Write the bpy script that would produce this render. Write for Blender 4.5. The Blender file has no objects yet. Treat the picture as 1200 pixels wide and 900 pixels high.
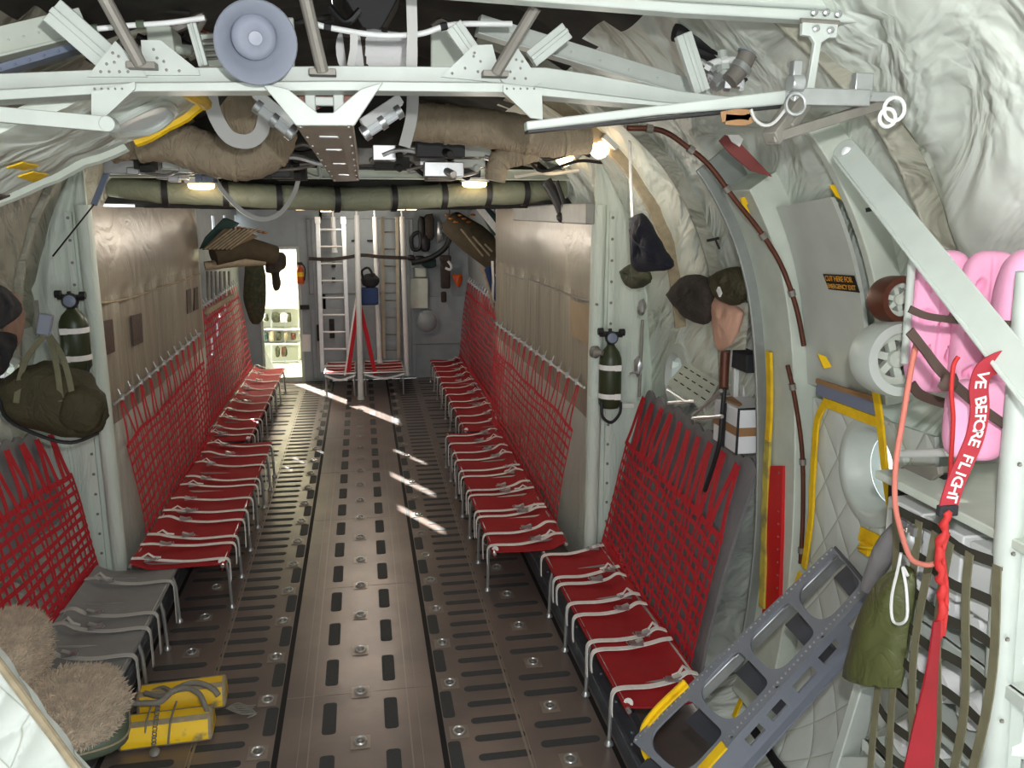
import bpy, bmesh, math, random
from mathutils import Vector as V, Matrix, noise
random.seed(7)
R = math.radians
SC = bpy.context.scene
COL = SC.collection
# ------------------------------------------------------------------ survey of the place: sight lines from where the photographer stood
EYE = V((0.105, 0.0, 3.1)); FPX = 1000.0
YAW, PITCH = R(9.897108), R(11.420074)
FW = V((math.sin(YAW)*math.cos(PITCH), math.cos(YAW)*math.cos(PITCH), -math.sin(PITCH)))
RT = V((math.cos(YAW), -math.sin(YAW), 0)); DN = FW.cross(RT)
def px(x, y, X=None, Y=None, Z=None):
    d = FW*FPX + RT*(x-600) + DN*(y-450)
    if X is not None: k = (X-EYE.x)/d.x
    elif Y is not None: k = (Y-EYE.y)/d.y
    else: k = (Z-EYE.z)/d.z
    return EYE + d*k
# ------------------------------------------------------------------ materials
def lin(c):
    return tuple(((v/255)/12.92 if v/255 <= 0.04045 else ((v/255+0.055)/1.055)**2.4) for v in c)
def mat(name, c, rough=.6, metal=0, var=0.0, vs=6, bump=0.0, bs=30, c2=None, kind='noise', stretch=(1,1,1), sheen=0, spec=None, trans=0, emit=0, bd=.01, mask=(.45,.65)):
    m = bpy.data.materials.new(name); m.use_nodes = True
    nt = m.node_tree; b = nt.nodes['Principled BSDF']
    b.inputs['Roughness'].default_value = rough; b.inputs['Metallic'].default_value = metal
    col = lin(c)+(1,)
    b.inputs['Base Color'].default_value = col
    if spec is not None: b.inputs['Specular IOR Level'].default_value = spec
    if trans: b.inputs['Transmission Weight'].default_value = trans
    if sheen: b.inputs['Sheen Weight'].default_value = sheen
    if emit:
        b.inputs['Emission Color'].default_value = col; b.inputs['Emission Strength'].default_value = emit
    tc = mp = None
    if var or bump or c2:
        tc = nt.nodes.new('ShaderNodeTexCoord'); mp = nt.nodes.new('ShaderNodeMapping')
        mp.inputs['Scale'].default_value = stretch
        nt.links.new(tc.outputs['Object'], mp.inputs['Vector'])
    if var or c2:
        n = nt.nodes.new('ShaderNodeTexNoise'); n.inputs['Scale'].default_value = vs; n.inputs['Detail'].default_value = 5
        nt.links.new(mp.outputs['Vector'], n.inputs['Vector'])
        r = nt.nodes.new('ShaderNodeValToRGB')
        if c2:
            r.color_ramp.elements[0].color = col; r.color_ramp.elements[1].color = lin(c2)+(1,)
            r.color_ramp.elements[0].position = mask[0]; r.color_ramp.elements[1].position = mask[1]
        else:
            r.color_ramp.elements[0].color = tuple(max(0, v*(1-var)) for v in col[:3])+(1,)
            r.color_ramp.elements[1].color = tuple(min(1, v*(1+var)) for v in col[:3])+(1,)
            r.color_ramp.elements[0].position = .3; r.color_ramp.elements[1].position = .7
        nt.links.new(n.outputs['Fac'], r.inputs['Fac']); nt.links.new(r.outputs['Color'], b.inputs['Base Color'])
    if bump:
        bp = nt.nodes.new('ShaderNodeBump'); bp.inputs['Strength'].default_value = bump; bp.inputs['Distance'].default_value = bd
        if kind == 'quilt':
            outs = []
            for sgn in (1, -1):
                w = nt.nodes.new('ShaderNodeVectorMath'); w.operation = 'DOT_PRODUCT'
                w.inputs[1].default_value = (sgn*bs*.9, sgn*bs*.8, bs*.6)
                nt.links.new(mp.outputs['Vector'], w.inputs[0])
                s = nt.nodes.new('ShaderNodeMath'); s.operation = 'SINE'; nt.links.new(w.outputs['Value'], s.inputs[0])
                a = nt.nodes.new('ShaderNodeMath'); a.operation = 'ABSOLUTE'; nt.links.new(s.outputs[0], a.inputs[0])
                q = nt.nodes.new('ShaderNodeMath'); q.operation = 'POWER'; q.inputs[1].default_value = .45; nt.links.new(a.outputs[0], q.inputs[0])
                outs.append(q)
            mn = nt.nodes.new('ShaderNodeMath'); mn.operation = 'MINIMUM'
            nt.links.new(outs[0].outputs[0], mn.inputs[0]); nt.links.new(outs[1].outputs[0], mn.inputs[1])
            nt.links.new(mn.outputs[0], bp.inputs['Height'])
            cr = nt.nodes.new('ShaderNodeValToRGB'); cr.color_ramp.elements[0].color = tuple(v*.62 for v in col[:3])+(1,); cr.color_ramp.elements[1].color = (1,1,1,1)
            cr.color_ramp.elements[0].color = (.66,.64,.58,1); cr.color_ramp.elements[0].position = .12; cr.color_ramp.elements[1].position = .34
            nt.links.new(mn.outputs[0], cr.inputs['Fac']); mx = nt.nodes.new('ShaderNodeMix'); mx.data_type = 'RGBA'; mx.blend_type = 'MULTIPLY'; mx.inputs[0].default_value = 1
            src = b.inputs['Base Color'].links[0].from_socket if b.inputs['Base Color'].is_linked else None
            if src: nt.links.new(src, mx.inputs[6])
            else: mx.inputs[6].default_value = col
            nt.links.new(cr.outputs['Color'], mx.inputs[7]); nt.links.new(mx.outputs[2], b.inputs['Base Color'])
        elif kind == 'fold':   # long soft drapery folds
            mp.inputs['Rotation'].default_value = (R(35), 0, 0)
            wv = nt.nodes.new('ShaderNodeTexNoise'); wv.inputs['Scale'].default_value = bs; wv.inputs['Detail'].default_value = 3.5; wv.inputs['Distortion'].default_value = .7
            sc = nt.nodes.new('ShaderNodeMapping'); sc.inputs['Scale'].default_value = (1.1, .8, 2.6); nt.links.new(mp.outputs['Vector'], sc.inputs['Vector'])
            nt.links.new(sc.outputs['Vector'], wv.inputs['Vector']); nt.links.new(wv.outputs['Fac'], bp.inputs['Height'])
        elif kind == 'cloth':
            n1 = nt.nodes.new('ShaderNodeTexNoise'); n1.inputs['Scale'].default_value = bs; n1.inputs['Detail'].default_value = 3
            n1.inputs['Distortion'].default_value = 1.6
            nt.links.new(mp.outputs['Vector'], n1.inputs['Vector'])
            s = nt.nodes.new('ShaderNodeMath'); s.operation = 'SUBTRACT'; s.inputs[1].default_value = .5; nt.links.new(n1.outputs['Fac'], s.inputs[0])
            a = nt.nodes.new('ShaderNodeMath'); a.operation = 'ABSOLUTE'; nt.links.new(s.outputs[0], a.inputs[0])
            q = nt.nodes.new('ShaderNodeMath'); q.operation = 'POWER'; q.inputs[1].default_value = .6; nt.links.new(a.outputs[0], q.inputs[0])
            nt.links.new(q.outputs[0], bp.inputs['Height'])
        else:
            n1 = nt.nodes.new('ShaderNodeTexNoise'); n1.inputs['Scale'].default_value = bs; n1.inputs['Detail'].default_value = 4
            nt.links.new(mp.outputs['Vector'], n1.inputs['Vector']); nt.links.new(n1.outputs['Fac'], bp.inputs['Height'])
        nt.links.new(bp.outputs['Normal'], b.inputs['Normal'])
    return m
M = dict(
    blanket=mat('pale_blanket', (214,221,211), .5, var=.07, vs=3, bump=1.0, bs=1.7, kind='fold', stretch=(1,1,1), bd=.16),
    blanket_d=mat('grey_green_blanket', (158,156,141), .55, var=.1, vs=3, bump=1.0, bs=2.2, kind='fold', stretch=(1,1,1), bd=.15),
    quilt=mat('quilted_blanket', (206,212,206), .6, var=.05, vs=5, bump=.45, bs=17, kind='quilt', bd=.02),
    well=mat('satin_well_lining', (146,136,122), .34, metal=.15, var=.06, vs=2.5, bump=.25, bs=2.0, kind='cloth', stretch=(1,.7,.6), bd=.03),
    pleat=mat('pleated_lining', (154,146,130), .5, metal=.1, var=.14, vs=5, bump=1.2, bs=5, stretch=(1,3,.14), bd=.03),
    well_end=mat('pale_green_cloth', (204,214,203), .6, var=.05, vs=4, bump=.5, bs=4, kind='cloth', stretch=(2,1,.35), bd=.03),
    paint=mat('pale_grey_paint', (188,195,188), .4, var=.05, vs=9, bump=.04, bs=40),
    paint_g=mat('grey_green_paint', (192,199,187), .5, var=.08, vs=7),
    panel=mat('grey_exit_panel', (190,194,186), .5, var=.08, vs=4, c2=None),
    frontg=mat('front_bulkhead_grey', (148,156,160), .55, var=.08, vs=4),
    dark=mat('dark_structure', (44,44,40), .8, var=.4, vs=6),
    dull=mat('dull_grey_bar', (128,124,116), .5, metal=.2, var=.12, vs=14),
    alu=mat('bare_aluminium', (188,190,190), .32, metal=.75, var=.08, vs=20),
    steel=mat('tube_steel', (176,178,178), .3, metal=.7),
    chrome=mat('chrome', (210,210,212), .15, metal=1),
    gun=mat('grey_step_paint', (126,130,140), .42, metal=.25, var=.05, vs=10),
    black=mat('black_rubber', (26,26,28), .55),
    blackc=mat('black_cloth', (34,34,38), .85, var=.2, vs=20, bump=.3, bs=18),
    navy=mat('navy_cloth', (26,28,44), .9, var=.2, vs=14, bump=.4, bs=12, kind='cloth'),
    blue=mat('blue_cloth', (44,66,112), .8, bump=.3, bs=18),
    floor=mat('worn_floor_metal', (120,108,103), .32, metal=.35, c2=(138,123,115), vs=2.2, mask=(.4,.7), bump=.05, bs=60),
    pad=mat('dark_grip_strip', (58,60,61), .75, var=.15, vs=60, bump=.15, bs=200),
    groove=mat('black_groove', (14,13,13), .8),
    seam=mat('floor_seam', (146,134,124), .4, metal=.4),
    bluerail=mat('side_rail_metal', (104,110,118), .38, metal=.5, var=.15, vs=12),
    red=mat('red_webbing', (190,22,38), .75, var=.12, vs=30),
    redseat=mat('red_seat_canvas', (160,15,24), .8, var=.08, vs=8, bump=.15, bs=14, kind='cloth'),
    redp=mat('red_paint', (196,24,28), .45),
    greyseat=mat('grey_seat_canvas', (136,137,137), .85, var=.07, vs=9, bump=.12, bs=40),
    greyback=mat('dark_grey_canvas', (122,119,120), .88, var=.08, vs=6, bump=.25, bs=5, kind='cloth', bd=.02),
    belt=mat('off_white_webbing', (240,238,234), .75, var=.07, vs=30),
    beltg=mat('grey_webbing', (184,184,180), .75),
    yellow=mat('yellow_paint', (240,196,16), .5, c2=(222,176,20), vs=12),
    yelw=mat('worn_yellow_edge', (196,176,70), .6, c2=(120,112,80), vs=8),
    chock=mat('worn_yellow_chock', (246,200,16), .5, c2=(160,140,90), vs=7, mask=(.62,.7)),
    scuff=mat('scuffed_edge', (160,146,120), .7, var=.2, vs=20),
    rope=mat('grey_rope', (132,128,120), .9, bump=.8, bs=120),
    fleece=mat('sheepskin_fleece', (206,188,166), .95, var=.25, vs=18, bump=1, bs=60, sheen=.3),
    olive=mat('olive_canvas', (64,58,36), .8, var=.15, vs=5, bump=.5, bs=7, kind='cloth', bd=.03),
    olivev=mat('olive_vinyl', (84,88,50), .42, var=.1, vs=4, bump=.4, bs=6, kind='cloth', bd=.02),
    oliveb=mat('olive_bottle_paint', (54,62,40), .38, var=.06, vs=9),
    olivew=mat('olive_webbing', (112,108,84), .8, var=.12, vs=20),
    green=mat('green_vinyl', (84,96,78), .45),
    camo=mat('camouflage_cloth', (52,60,44), .85, c2=(78,72,48), vs=16, bump=.4, bs=10, kind='cloth'),
    brownbag=mat('dark_brown_cloth', (58,50,44), .85, var=.25, vs=9, bump=.6, bs=9, kind='cloth', bd=.03),
    peach=mat('peach_cloth', (206,160,138), .8, bump=.3, bs=8, kind='cloth'),
    duct=mat('beige_duct_wrap', (156,141,118), .7, var=.1, vs=6, bump=.6, bs=6, kind='cloth', stretch=(2.5,1,1), bd=.03),
    beam=mat('wrapped_beam_cloth', (116,120,101), .6, var=.12, vs=4, bump=.4, bs=4, kind='cloth', bd=.03),
    copper=mat('brown_pipe', (92,50,34), .45, metal=.3, var=.2, vs=12),
    horn=mat('horn_grey', (136,141,154), .42),
    pink=mat('pink_foam', (238,168,200), .85, var=.03, vs=20, bump=.1, bs=90),
    white=mat('white_cloth', (224,224,224), .7, bump=.4, bs=8, kind='cloth'),
    whitep=mat('white_paint', (222,224,222), .5),
    tag=mat('white_marking', (232,230,226), .7),
    maroon=mat('faded_red_streamer', (162,40,52), .7, var=.08, vs=9),
    tan=mat('brown_tape', (150,112,74), .6),
    box=mat('white_carton', (222,222,224), .6, var=.03, vs=5),
    amber=mat('amber_letters', (214,150,50), .6),
    placard=mat('brown_placard', (58,42,36), .5, c2=(92,68,60), vs=40),
    sign=mat('black_sign', (26,20,16), .5),
    teal=mat('dark_teal_canvas', (44,70,66), .8, bump=.4, bs=10, kind='cloth'),
    oliveroll=mat('rolled_dark_canvas', (70,60,42), .85, var=.2, vs=7, bump=.5, bs=8, kind='cloth'),
    orange=mat('orange_extinguisher', (196,84,30), .4),
    lamp=mat('lit_lamp', (255,214,160), .4, emit=9),
    glass=mat('window_glass', (240,246,246), .05, trans=1.0),
    bright=mat('cream_galley_paint', (226,228,212), .5),
    lens=mat('blue_grey_lens', (120,130,150), .2),
    translucent=mat('clear_plastic', (222,228,230), .35, var=.05),
)
# ------------------------------------------------------------------ mesh builder
class MB:
    def __init__(s): s.v, s.f, s.mi, s.k = [], [], [], 0
    def add(s, vs, fs):
        b = len(s.v); s.v += [V(q) for q in vs]
        for f in fs: s.f.append([b+i for i in f]); s.mi.append(s.k)
        return s
    def mtl(s, k): s.k = k; return s
    def box(s, c, d, rot=None):
        c = V(c); h = V(d)/2
        vs = [V((x*h.x, y*h.y, z*h.z)) for x in (-1,1) for y in (-1,1) for z in (-1,1)]
        if rot is not None: vs = [rot @ q for q in vs]
        return s.add([c+q for q in vs], [(0,1,3,2),(4,6,7,5),(0,4,5,1),(2,3,7,6),(0,2,6,4),(1,5,7,3)])
    def hexa(s, q):   # 8 corners: bottom ring then top ring
        return s.add(q, [(3,2,1,0),(4,5,6,7),(0,1,5,4),(1,2,6,5),(2,3,7,6),(3,0,4,7)])
    def bar(s, a, b, w, h, up=(0,0,1)):
        a, b = V(a), V(b); d = (b-a).normalized(); u = V(up)
        x = d.cross(u)
        if x.length < 1e-4: x = d.cross(V((1,0,0)))
        x.normalize(); u = x.cross(d)
        q = [a-x*w/2-u*h/2, a+x*w/2-u*h/2, b+x*w/2-u*h/2, b-x*w/2-u*h/2]
        return s.hexa(q+[p+u*h for p in q])
    def tube(s, pts, r, n=8, cap=True, closed=False):
        pts = [V(p) for p in pts]; N = len(pts)
        if N < 2: return s
        rs = r if isinstance(r, (list, tuple)) else [r]*N
        T = []
        for i in range(N):
            if closed: d = pts[(i+1) % N]-pts[i-1]
            else: d = pts[min(i+1, N-1)]-pts[max(i-1, 0)]
            T.append(d.normalized() if d.length > 1e-9 else V((0,0,1)))
        u = T[0].orthogonal().normalized(); rings = []
        for i in range(N):
            u = u-T[i]*u.dot(T[i])
            u = u.normalized() if u.length > 1e-6 else T[i].orthogonal().normalized()
            w = T[i].cross(u)
            rings.append([pts[i]+(u*math.cos(a)+w*math.sin(a))*rs[i] for a in (2*math.pi*k/n for k in range(n))])
        vs = [q for g in rings for q in g]; fs = []
        for i in range(N if closed else N-1):
            j = (i+1) % N
            for k in range(n): fs.append((i*n+k, i*n+(k+1) % n, j*n+(k+1) % n, j*n+k))
        if cap and not closed: fs += [tuple(range(n))[::-1], tuple((N-1)*n+k for k in range(n))]
        return s.add(vs, fs)
    def strap(s, pts, w, nrm, th=.004):   # flat webbing: nrm = one normal or one per point
        pts = [V(p) for p in pts]; N = len(pts)
        nn = [V(nrm)]*N if not isinstance(nrm, list) else [V(q) for q in nrm]
        vs, fs = [], []
        for i in range(N):
            d = (pts[min(i+1,N-1)]-pts[max(i-1,0)]).normalized()
            x = d.cross(nn[i])
            x = x.normalized() if x.length > 1e-5 else d.orthogonal().normalized()
            n = x.cross(d).normalized()
            ww = w[i] if isinstance(w, (list, tuple)) else w
            for a, b in ((-1,-1),(1,-1),(1,1),(-1,1)): vs.append(pts[i]+x*a*ww/2+n*b*th/2)
        for i in range(N-1):
            for k in range(4): fs.append((i*4+k, i*4+(k+1) % 4, i*4+4+(k+1) % 4, i*4+4+k))
        fs += [(3,2,1,0), tuple((N-1)*4+k for k in range(4))]
        return s.add(vs, fs)
    def lathe(s, prof, c=(0,0,0), axis=(0,0,1), n=20, cap=True):
        c = V(c); a = V(axis).normalized(); u = a.orthogonal().normalized(); w = a.cross(u)
        vs = [c+a*z+(u*math.cos(t)+w*math.sin(t))*r for r, z in prof for t in (2*math.pi*k/n for k in range(n))]
        fs = [(i*n+k, i*n+(k+1) % n, (i+1)*n+(k+1) % n, (i+1)*n+k) for i in range(len(prof)-1) for k in range(n)]
        if cap: fs += [tuple(range(n))[::-1], tuple((len(prof)-1)*n+k for k in range(n))]
        return s.add(vs, fs)
    def prism(s, poly, d):   # poly: 3-D points, extruded by vector d
        poly = [V(p) for p in poly]; n = len(poly); d = V(d)
        return s.add(poly+[p+d for p in poly], [tuple(range(n))[::-1], tuple(range(n, 2*n))]+[(i, (i+1) % n, n+(i+1) % n, n+i) for i in range(n)])
    def grid(s, nu, nv, fn, th=None, skip=None):
        P = [[V(fn(i/nu, j/nv)) for j in range(nv+1)] for i in range(nu+1)]
        idx = lambda i, j: i*(nv+1)+j
        vs = [q for r in P for q in r]; fs = []; done = set()
        for i in range(nu):
            for j in range(nv):
                if skip and skip((P[i][j]+P[i+1][j+1])/2): continue
                fs.append((idx(i,j), idx(i+1,j), idx(i+1,j+1), idx(i,j+1))); done.add((i,j))
        if th is not None:
            o = len(vs); th = V(th); vs += [q+th for q in vs[:o]]
            for f in list(fs): fs.append(tuple(o+k for k in reversed(f)))
            for (i,j) in done:
                for (di,dj,a,b) in ((-1,0,(i,j+1),(i,j)),(1,0,(i+1,j),(i+1,j+1)),(0,-1,(i,j),(i+1,j)),(0,1,(i+1,j+1),(i,j+1))):
                    if (i+di, j+dj) not in done:
                        A, B = idx(*a), idx(*b); fs.append((B, A, o+A, o+B))
        return s.add(vs, fs)
    def blob(s, c, r, n=16, amp=.15, fr=3, seed=0, rot=None, pw=1.0):   # lumpy soft body; pw < 1 squarer
        c = V(c); rx, ry, rz = r; m = n//2; vs = []; fs = []
        sp = lambda q: math.copysign(abs(q)**pw, q)
        for i in range(m+1):
            ph = math.pi*i/m-math.pi/2
            for k in range(n):
                t = 2*math.pi*k/n
                q = V((sp(math.cos(ph))*sp(math.cos(t)), sp(math.cos(ph))*sp(math.sin(t)), sp(math.sin(ph))))
                q *= 1+amp*noise.noise(q*fr+V((seed*3.1, seed, -seed)))
                q = V((q.x*rx, q.y*ry, q.z*rz))
                vs.append(c+(rot @ q if rot is not None else q))
        for i in range(m):
            for k in range(n): fs.append((i*n+k, i*n+(k+1) % n, (i+1)*n+(k+1) % n, (i+1)*n+k))
        return s.add(vs, fs)
    def build(s, name, m, parent=None, bevel=0, smooth=35, sub=0, wire=None):
        me = bpy.data.meshes.new(name)
        if parent is not None:
            r = parent
            while r.parent is not None: r = r.parent
            o0 = r.location.copy()
        else:
            lo = [min(q[i] for q in s.v) for i in range(3)]; hi = [max(q[i] for q in s.v) for i in range(3)]
            o0 = V(((lo[0]+hi[0])/2, (lo[1]+hi[1])/2, lo[2]))
        me.from_pydata([tuple(q-o0) for q in s.v], [], [tuple(f) for f in s.f])
        for k in (m if isinstance(m, (list, tuple)) else [m]): me.materials.append(M[k])
        me.polygons.foreach_set('material_index', s.mi)
        bm = bmesh.new(); bm.from_mesh(me)
        bmesh.ops.remove_doubles(bm, verts=bm.verts, dist=1e-5)
        bmesh.ops.recalc_face_normals(bm, faces=bm.faces); bm.to_mesh(me); bm.free()
        me.polygons.foreach_set('use_smooth', [True]*len(me.polygons))
        me.set_sharp_from_angle(angle=R(smooth))
        o = bpy.data.objects.new(name, me); COL.objects.link(o)
        if parent is None: o.location = o0
        else: o.parent = parent
        if bevel:
            b = o.modifiers.new('bevel', 'BEVEL'); b.width = bevel; b.segments = 2; b.limit_method = 'ANGLE'; b.angle_limit = R(40)
        if sub:
            b = o.modifiers.new('sub', 'SUBSURF'); b.levels = sub; b.render_levels = sub
        return o
def tag(o, label, cat, group=None):
    o['label'] = label; o['category'] = cat
    if group: o['group'] = group
    return o
def thing(name, label, cat, loc=(0,0,0), group=None):
    o = bpy.data.objects.new(name, None); COL.objects.link(o); o.location = loc; o.empty_display_size = .1
    return tag(o, label, cat, group)
def struct(o): o['kind'] = 'structure'; return o
def dup(o, loc, label=None, group=None, rot=None):
    c = o.copy(); COL.objects.link(c); c.location = loc
    if rot is not None: c.rotation_euler = rot
    if label: c['label'] = label
    if group: c['group'] = group
    def kids(a, b):
        for ch in [x for x in COL.objects if x.parent == a]:
            d = ch.copy(); COL.objects.link(d); d.parent = b; kids(ch, d)
    kids(o, c)
    return c
GLY = {}
for ch in sorted(set('REMOVEBEFOREFLIGHT'))+['CUT HERE FOR', 'EMERGENCY EXIT']:   # lettering outlines as plain meshes
    cu = bpy.data.curves.new('g', 'FONT'); cu.body = ch; cu.size = 1; cu.extrude = .012; cu.offset = .012; cu.align_x = 'CENTER'; cu.align_y = 'CENTER'; cu.space_character = .95; cu.resolution_u = 3
    go = bpy.data.objects.new('g', cu); COL.objects.link(go)
    me = bpy.data.meshes.new_from_object(go.evaluated_get(bpy.context.evaluated_depsgraph_get()))
    GLY[ch] = ([v.co.copy() for v in me.vertices], [tuple(p.vertices) for p in me.polygons])
    bpy.data.objects.remove(go); bpy.data.curves.remove(cu); bpy.data.meshes.remove(me)
def glyph(m, s, size, origin, right, up):
    r = V(right).normalized(); n = r.cross(V(up)).normalized(); u = n.cross(r); v, f = GLY[s]
    return m.add([V(origin)+(r*q.x+u*q.y+n*q.z)*size for q in v], f)
def smooth_path(pts, k=5):
    pts = [V(p) for p in pts]; out = []
    for i in range(len(pts)-1):
        a = pts[max(i-1,0)]; b = pts[i]; c = pts[i+1]; d = pts[min(i+2,len(pts)-1)]
        for j in range(k):
            t = j/k
            out.append(.5*((2*b)+(c-a)*t+(2*a-5*b+4*c-d)*t*t+(3*b-a-3*c+d)*t**3))
    out.append(pts[-1]); return out
def lerp(a, b, t): return a+(b-a)*t

for n, a in dict(steelg=((150,154,150),.4,.5), dullbox=((150,136,120),.42,.35), dark2=((70,54,46),.8,0), redcord=((178,36,34),.7,0), redcloth=((138,10,26),.7,0), peachcord=((190,110,96),.8,0), gun_shaded=((66,68,76),.5,.2), greenblack=((48,46,36),.8,0), maroond=((120,56,52),.7,0), tan2=((160,136,104),.45,.1), peachd=((150,118,102),.8,0), alub=((214,216,216),.35,.3), scuffl=((168,158,138),.6,0), scuff2=((120,100,76),.7,0), orangetan=((176,112,50),.7,0), panel2=((136,138,134),.5,0), quiltw=((176,186,172),.65,0), whitepane=((236,240,240),.3,0)).items():
    M[n] = mat(n, a[0], a[1], a[2], var=.08, vs=9)
M['whitepane'] = mat('lit_pane', (255,255,255), .3, emit=3)
# ================================================================== THE SETTING
PROF = [(2.12,0),(2.34,.45),(2.42,1.0),(2.43,1.6),(2.38,2.3),(2.28,2.82),(2.1,3.22),(1.86,3.52),(1.4,3.86),(.8,4.1),(0,4.2)]
PLEN = [0]
for a, b in zip(PROF, PROF[1:]): PLEN.append(PLEN[-1]+math.hypot(b[0]-a[0], b[1]-a[1]))
PP = smooth_path([(x, 0, z) for x, z in PROF], 6)
def prof(t):
    f = t*(len(PP)-1); i = min(int(f), len(PP)-2); q = PP[i].lerp(PP[i+1], f-i); return q.x, q.z
def prof_at_z(z):
    for a, b in zip(PP, PP[1:]):
        if a.z <= z <= b.z: return lerp(a.x, b.x, (z-a.z)/max(1e-6, b.z-a.z))
    return 0
WIN_R = px(795, 445, X=2.38); WIN_L = px(12, 452, X=-2.38)
FR = [-.9, .1, 1.1, 2.05, 3.0, 3.95, 4.9, 5.75, 6.6, 7.4, 8.2]
def skin(sgn):
    def fn(u, v):
        y = lerp(-1.2, 8.2, u); x, z = prof(v)
        k = max(i for i in range(len(FR)) if FR[i] <= y or i == 0); k = min(k, len(FR)-2)
        w = max(0, min(1, (y-FR[k])/(FR[k+1]-FR[k])))
        b = .05*math.sin(math.pi*w)**.5
        a1 = y*1.5+z*2.6+.5*noise.noise(V((sgn*4, y*1.1, z*1.3))); rg = 1-abs(noise.noise(V((a1*1.1, (y-z)*.55, sgn*3))))*2.2
        g = noise.noise(V((x*1.0*sgn, y*1.6+z*.8, z*1.4-y*.5)))*.035 + max(-.3, rg)*.05 + .016*math.sin(a1*7+z*3)*max(0, rg)
        if z < .3: g *= z/.3
        c = V((x, 0, z-1.9)).normalized()
        d = -(.02+b*.6)+g*(.35+math.sin(math.pi*w))*.8
        if sgn > 0 and 2.8 < y < 4.35 and z < 3.5: d = .03+d*.15
        return V(((x+c.x*d)*sgn, y, z+c.z*d))
    return fn
def hole(w, r): return lambda c: (V((0, c.y-w.y, c.z-w.z))).length < r and c.x*w.x > 0
for sgn, nm, w in ((1, 'wall_right', WIN_R), (-1, 'wall_left', WIN_L)):
    m = MB(); m.grid(150, 66, skin(sgn), th=(sgn*.05, 0, .02), skip=(lambda c: hole(w, .17)(c) or (sgn > 0 and hole(V((1, 3.36, 1.955)), .238)(c))))
    for i, f in enumerate(m.f):
        c = sum((m.v[k] for k in f), V())/len(f)
        m.mi[i] = 1 if (abs(c.x) < 1.25 and c.z > 3.3) else (2 if sgn < 0 and c.z > 2.3 else 0)
    struct(m.build(nm, ['blanket', 'dark', 'blanket_d'], smooth=60))
# portholes
def porthole(w, sgn, nm, r=.17):
    c = V((sgn*(prof_at_z(w.z)-.05), w.y, w.z)); a = V((-sgn, 0, 0))
    m = MB(); m.lathe([(r+.1,-.02),(r+.095,.012),(r+.03,.02),(r-.005,-.02),(r-.012,-.12),(r+.02,-.13),(r+.05,-.06)], c, a, 36, cap=False)
    o = struct(m.build(nm, 'paint'))
    g = MB(); g.lathe([(.001,-.1),(r,-.1),(r,-.106),(.001,-.106)], c, a, 28); gp = g.build('window_glass', 'glass', None)
    mw = gp.location.copy(); gp.parent = o; gp.location = mw-o.location
porthole(WIN_R, 1, 'window_1'); porthole(WIN_L, -1, 'window_2')

# floor with its grip strips, seams and grooves
m = MB(); m.grid(4, 40, lambda u, v: (lerp(-2.3, 2.3, u), lerp(-1.2, 16.0, v), 0), th=(0,0,-.08))
def stadium(cx, cy, lx, ly, k=5):
    r = min(lx, ly)/2*.98; pts = []
    for (sx, sy, a0) in ((1,1,0),(-1,1,90),(-1,-1,180),(1,-1,270)):
        for j in range(k+1):
            a = R(a0+90*j/k); rr = r if min(lx, ly) < .075 else r*.6
            pts.append(V((cx+sx*(lx/2-rr)+rr*math.cos(a), cy+sy*(ly/2-rr)+rr*math.sin(a), .0005)))
    m.prism(pts, (0,0,.0025))
PIT = .55; Y0 = 4.93
m.mtl(1)
for i in range(-6, 21):
    y = Y0+i*PIT
    for s in (-1, 1):
        stadium(s*.19, y, .085, .34); stadium(s*.548, y+.03, .075, .3)
        for j in range(3): stadium(s*.83, y+(j-1)*PIT/3, .31, .062)
        for j in (-1, 1): stadium(s*1.235, y+.16+j*.098, .36, .066)
m.mtl(2)
for s in (-1, 1):
    m.box((s*.4875, 7.4, .001), (.034, 17, .003)); m.box((s*1.475, 7.4, .001), (.03, 17, .003))
m.mtl(3)
for s in (-1, 1):
    m.box((s*.965, 7.4, .002), (.014, 17, .004)); m.box((s*.985, 7.4, .001), (.006, 17, .006))
    m.box((s*.30, 7.4, .001), (.008, 17, .003)); m.box((s*.36, 7.4, .001), (.004, 17, .003))
for i in range(-2, 9): m.box((0, 5.2+i*1.65, .0004), (.97, .006, .0024))
struct(m.build('floor', ['floor', 'pad', 'groove', 'seam']))
for s, nm in ((-1, 'trim_1'), (1, 'trim_2')):
    m = MB(); m.box((s*1.56, 7.4, .05), (.12, 17, .1)); m.box((s*1.66, 7.4, .02), (.08, 17, .04)); m.box((s*1.515, 7.4, .11), (.03, 17, .02))
    for i in range(40):
        m.lathe([(.013,0),(.013,.012),(.006,.016)], (s*1.57, 2+i*.33, .1), (0,0,1), 8)
    struct(m.build(nm, 'bluerail', bevel=.006))
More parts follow.
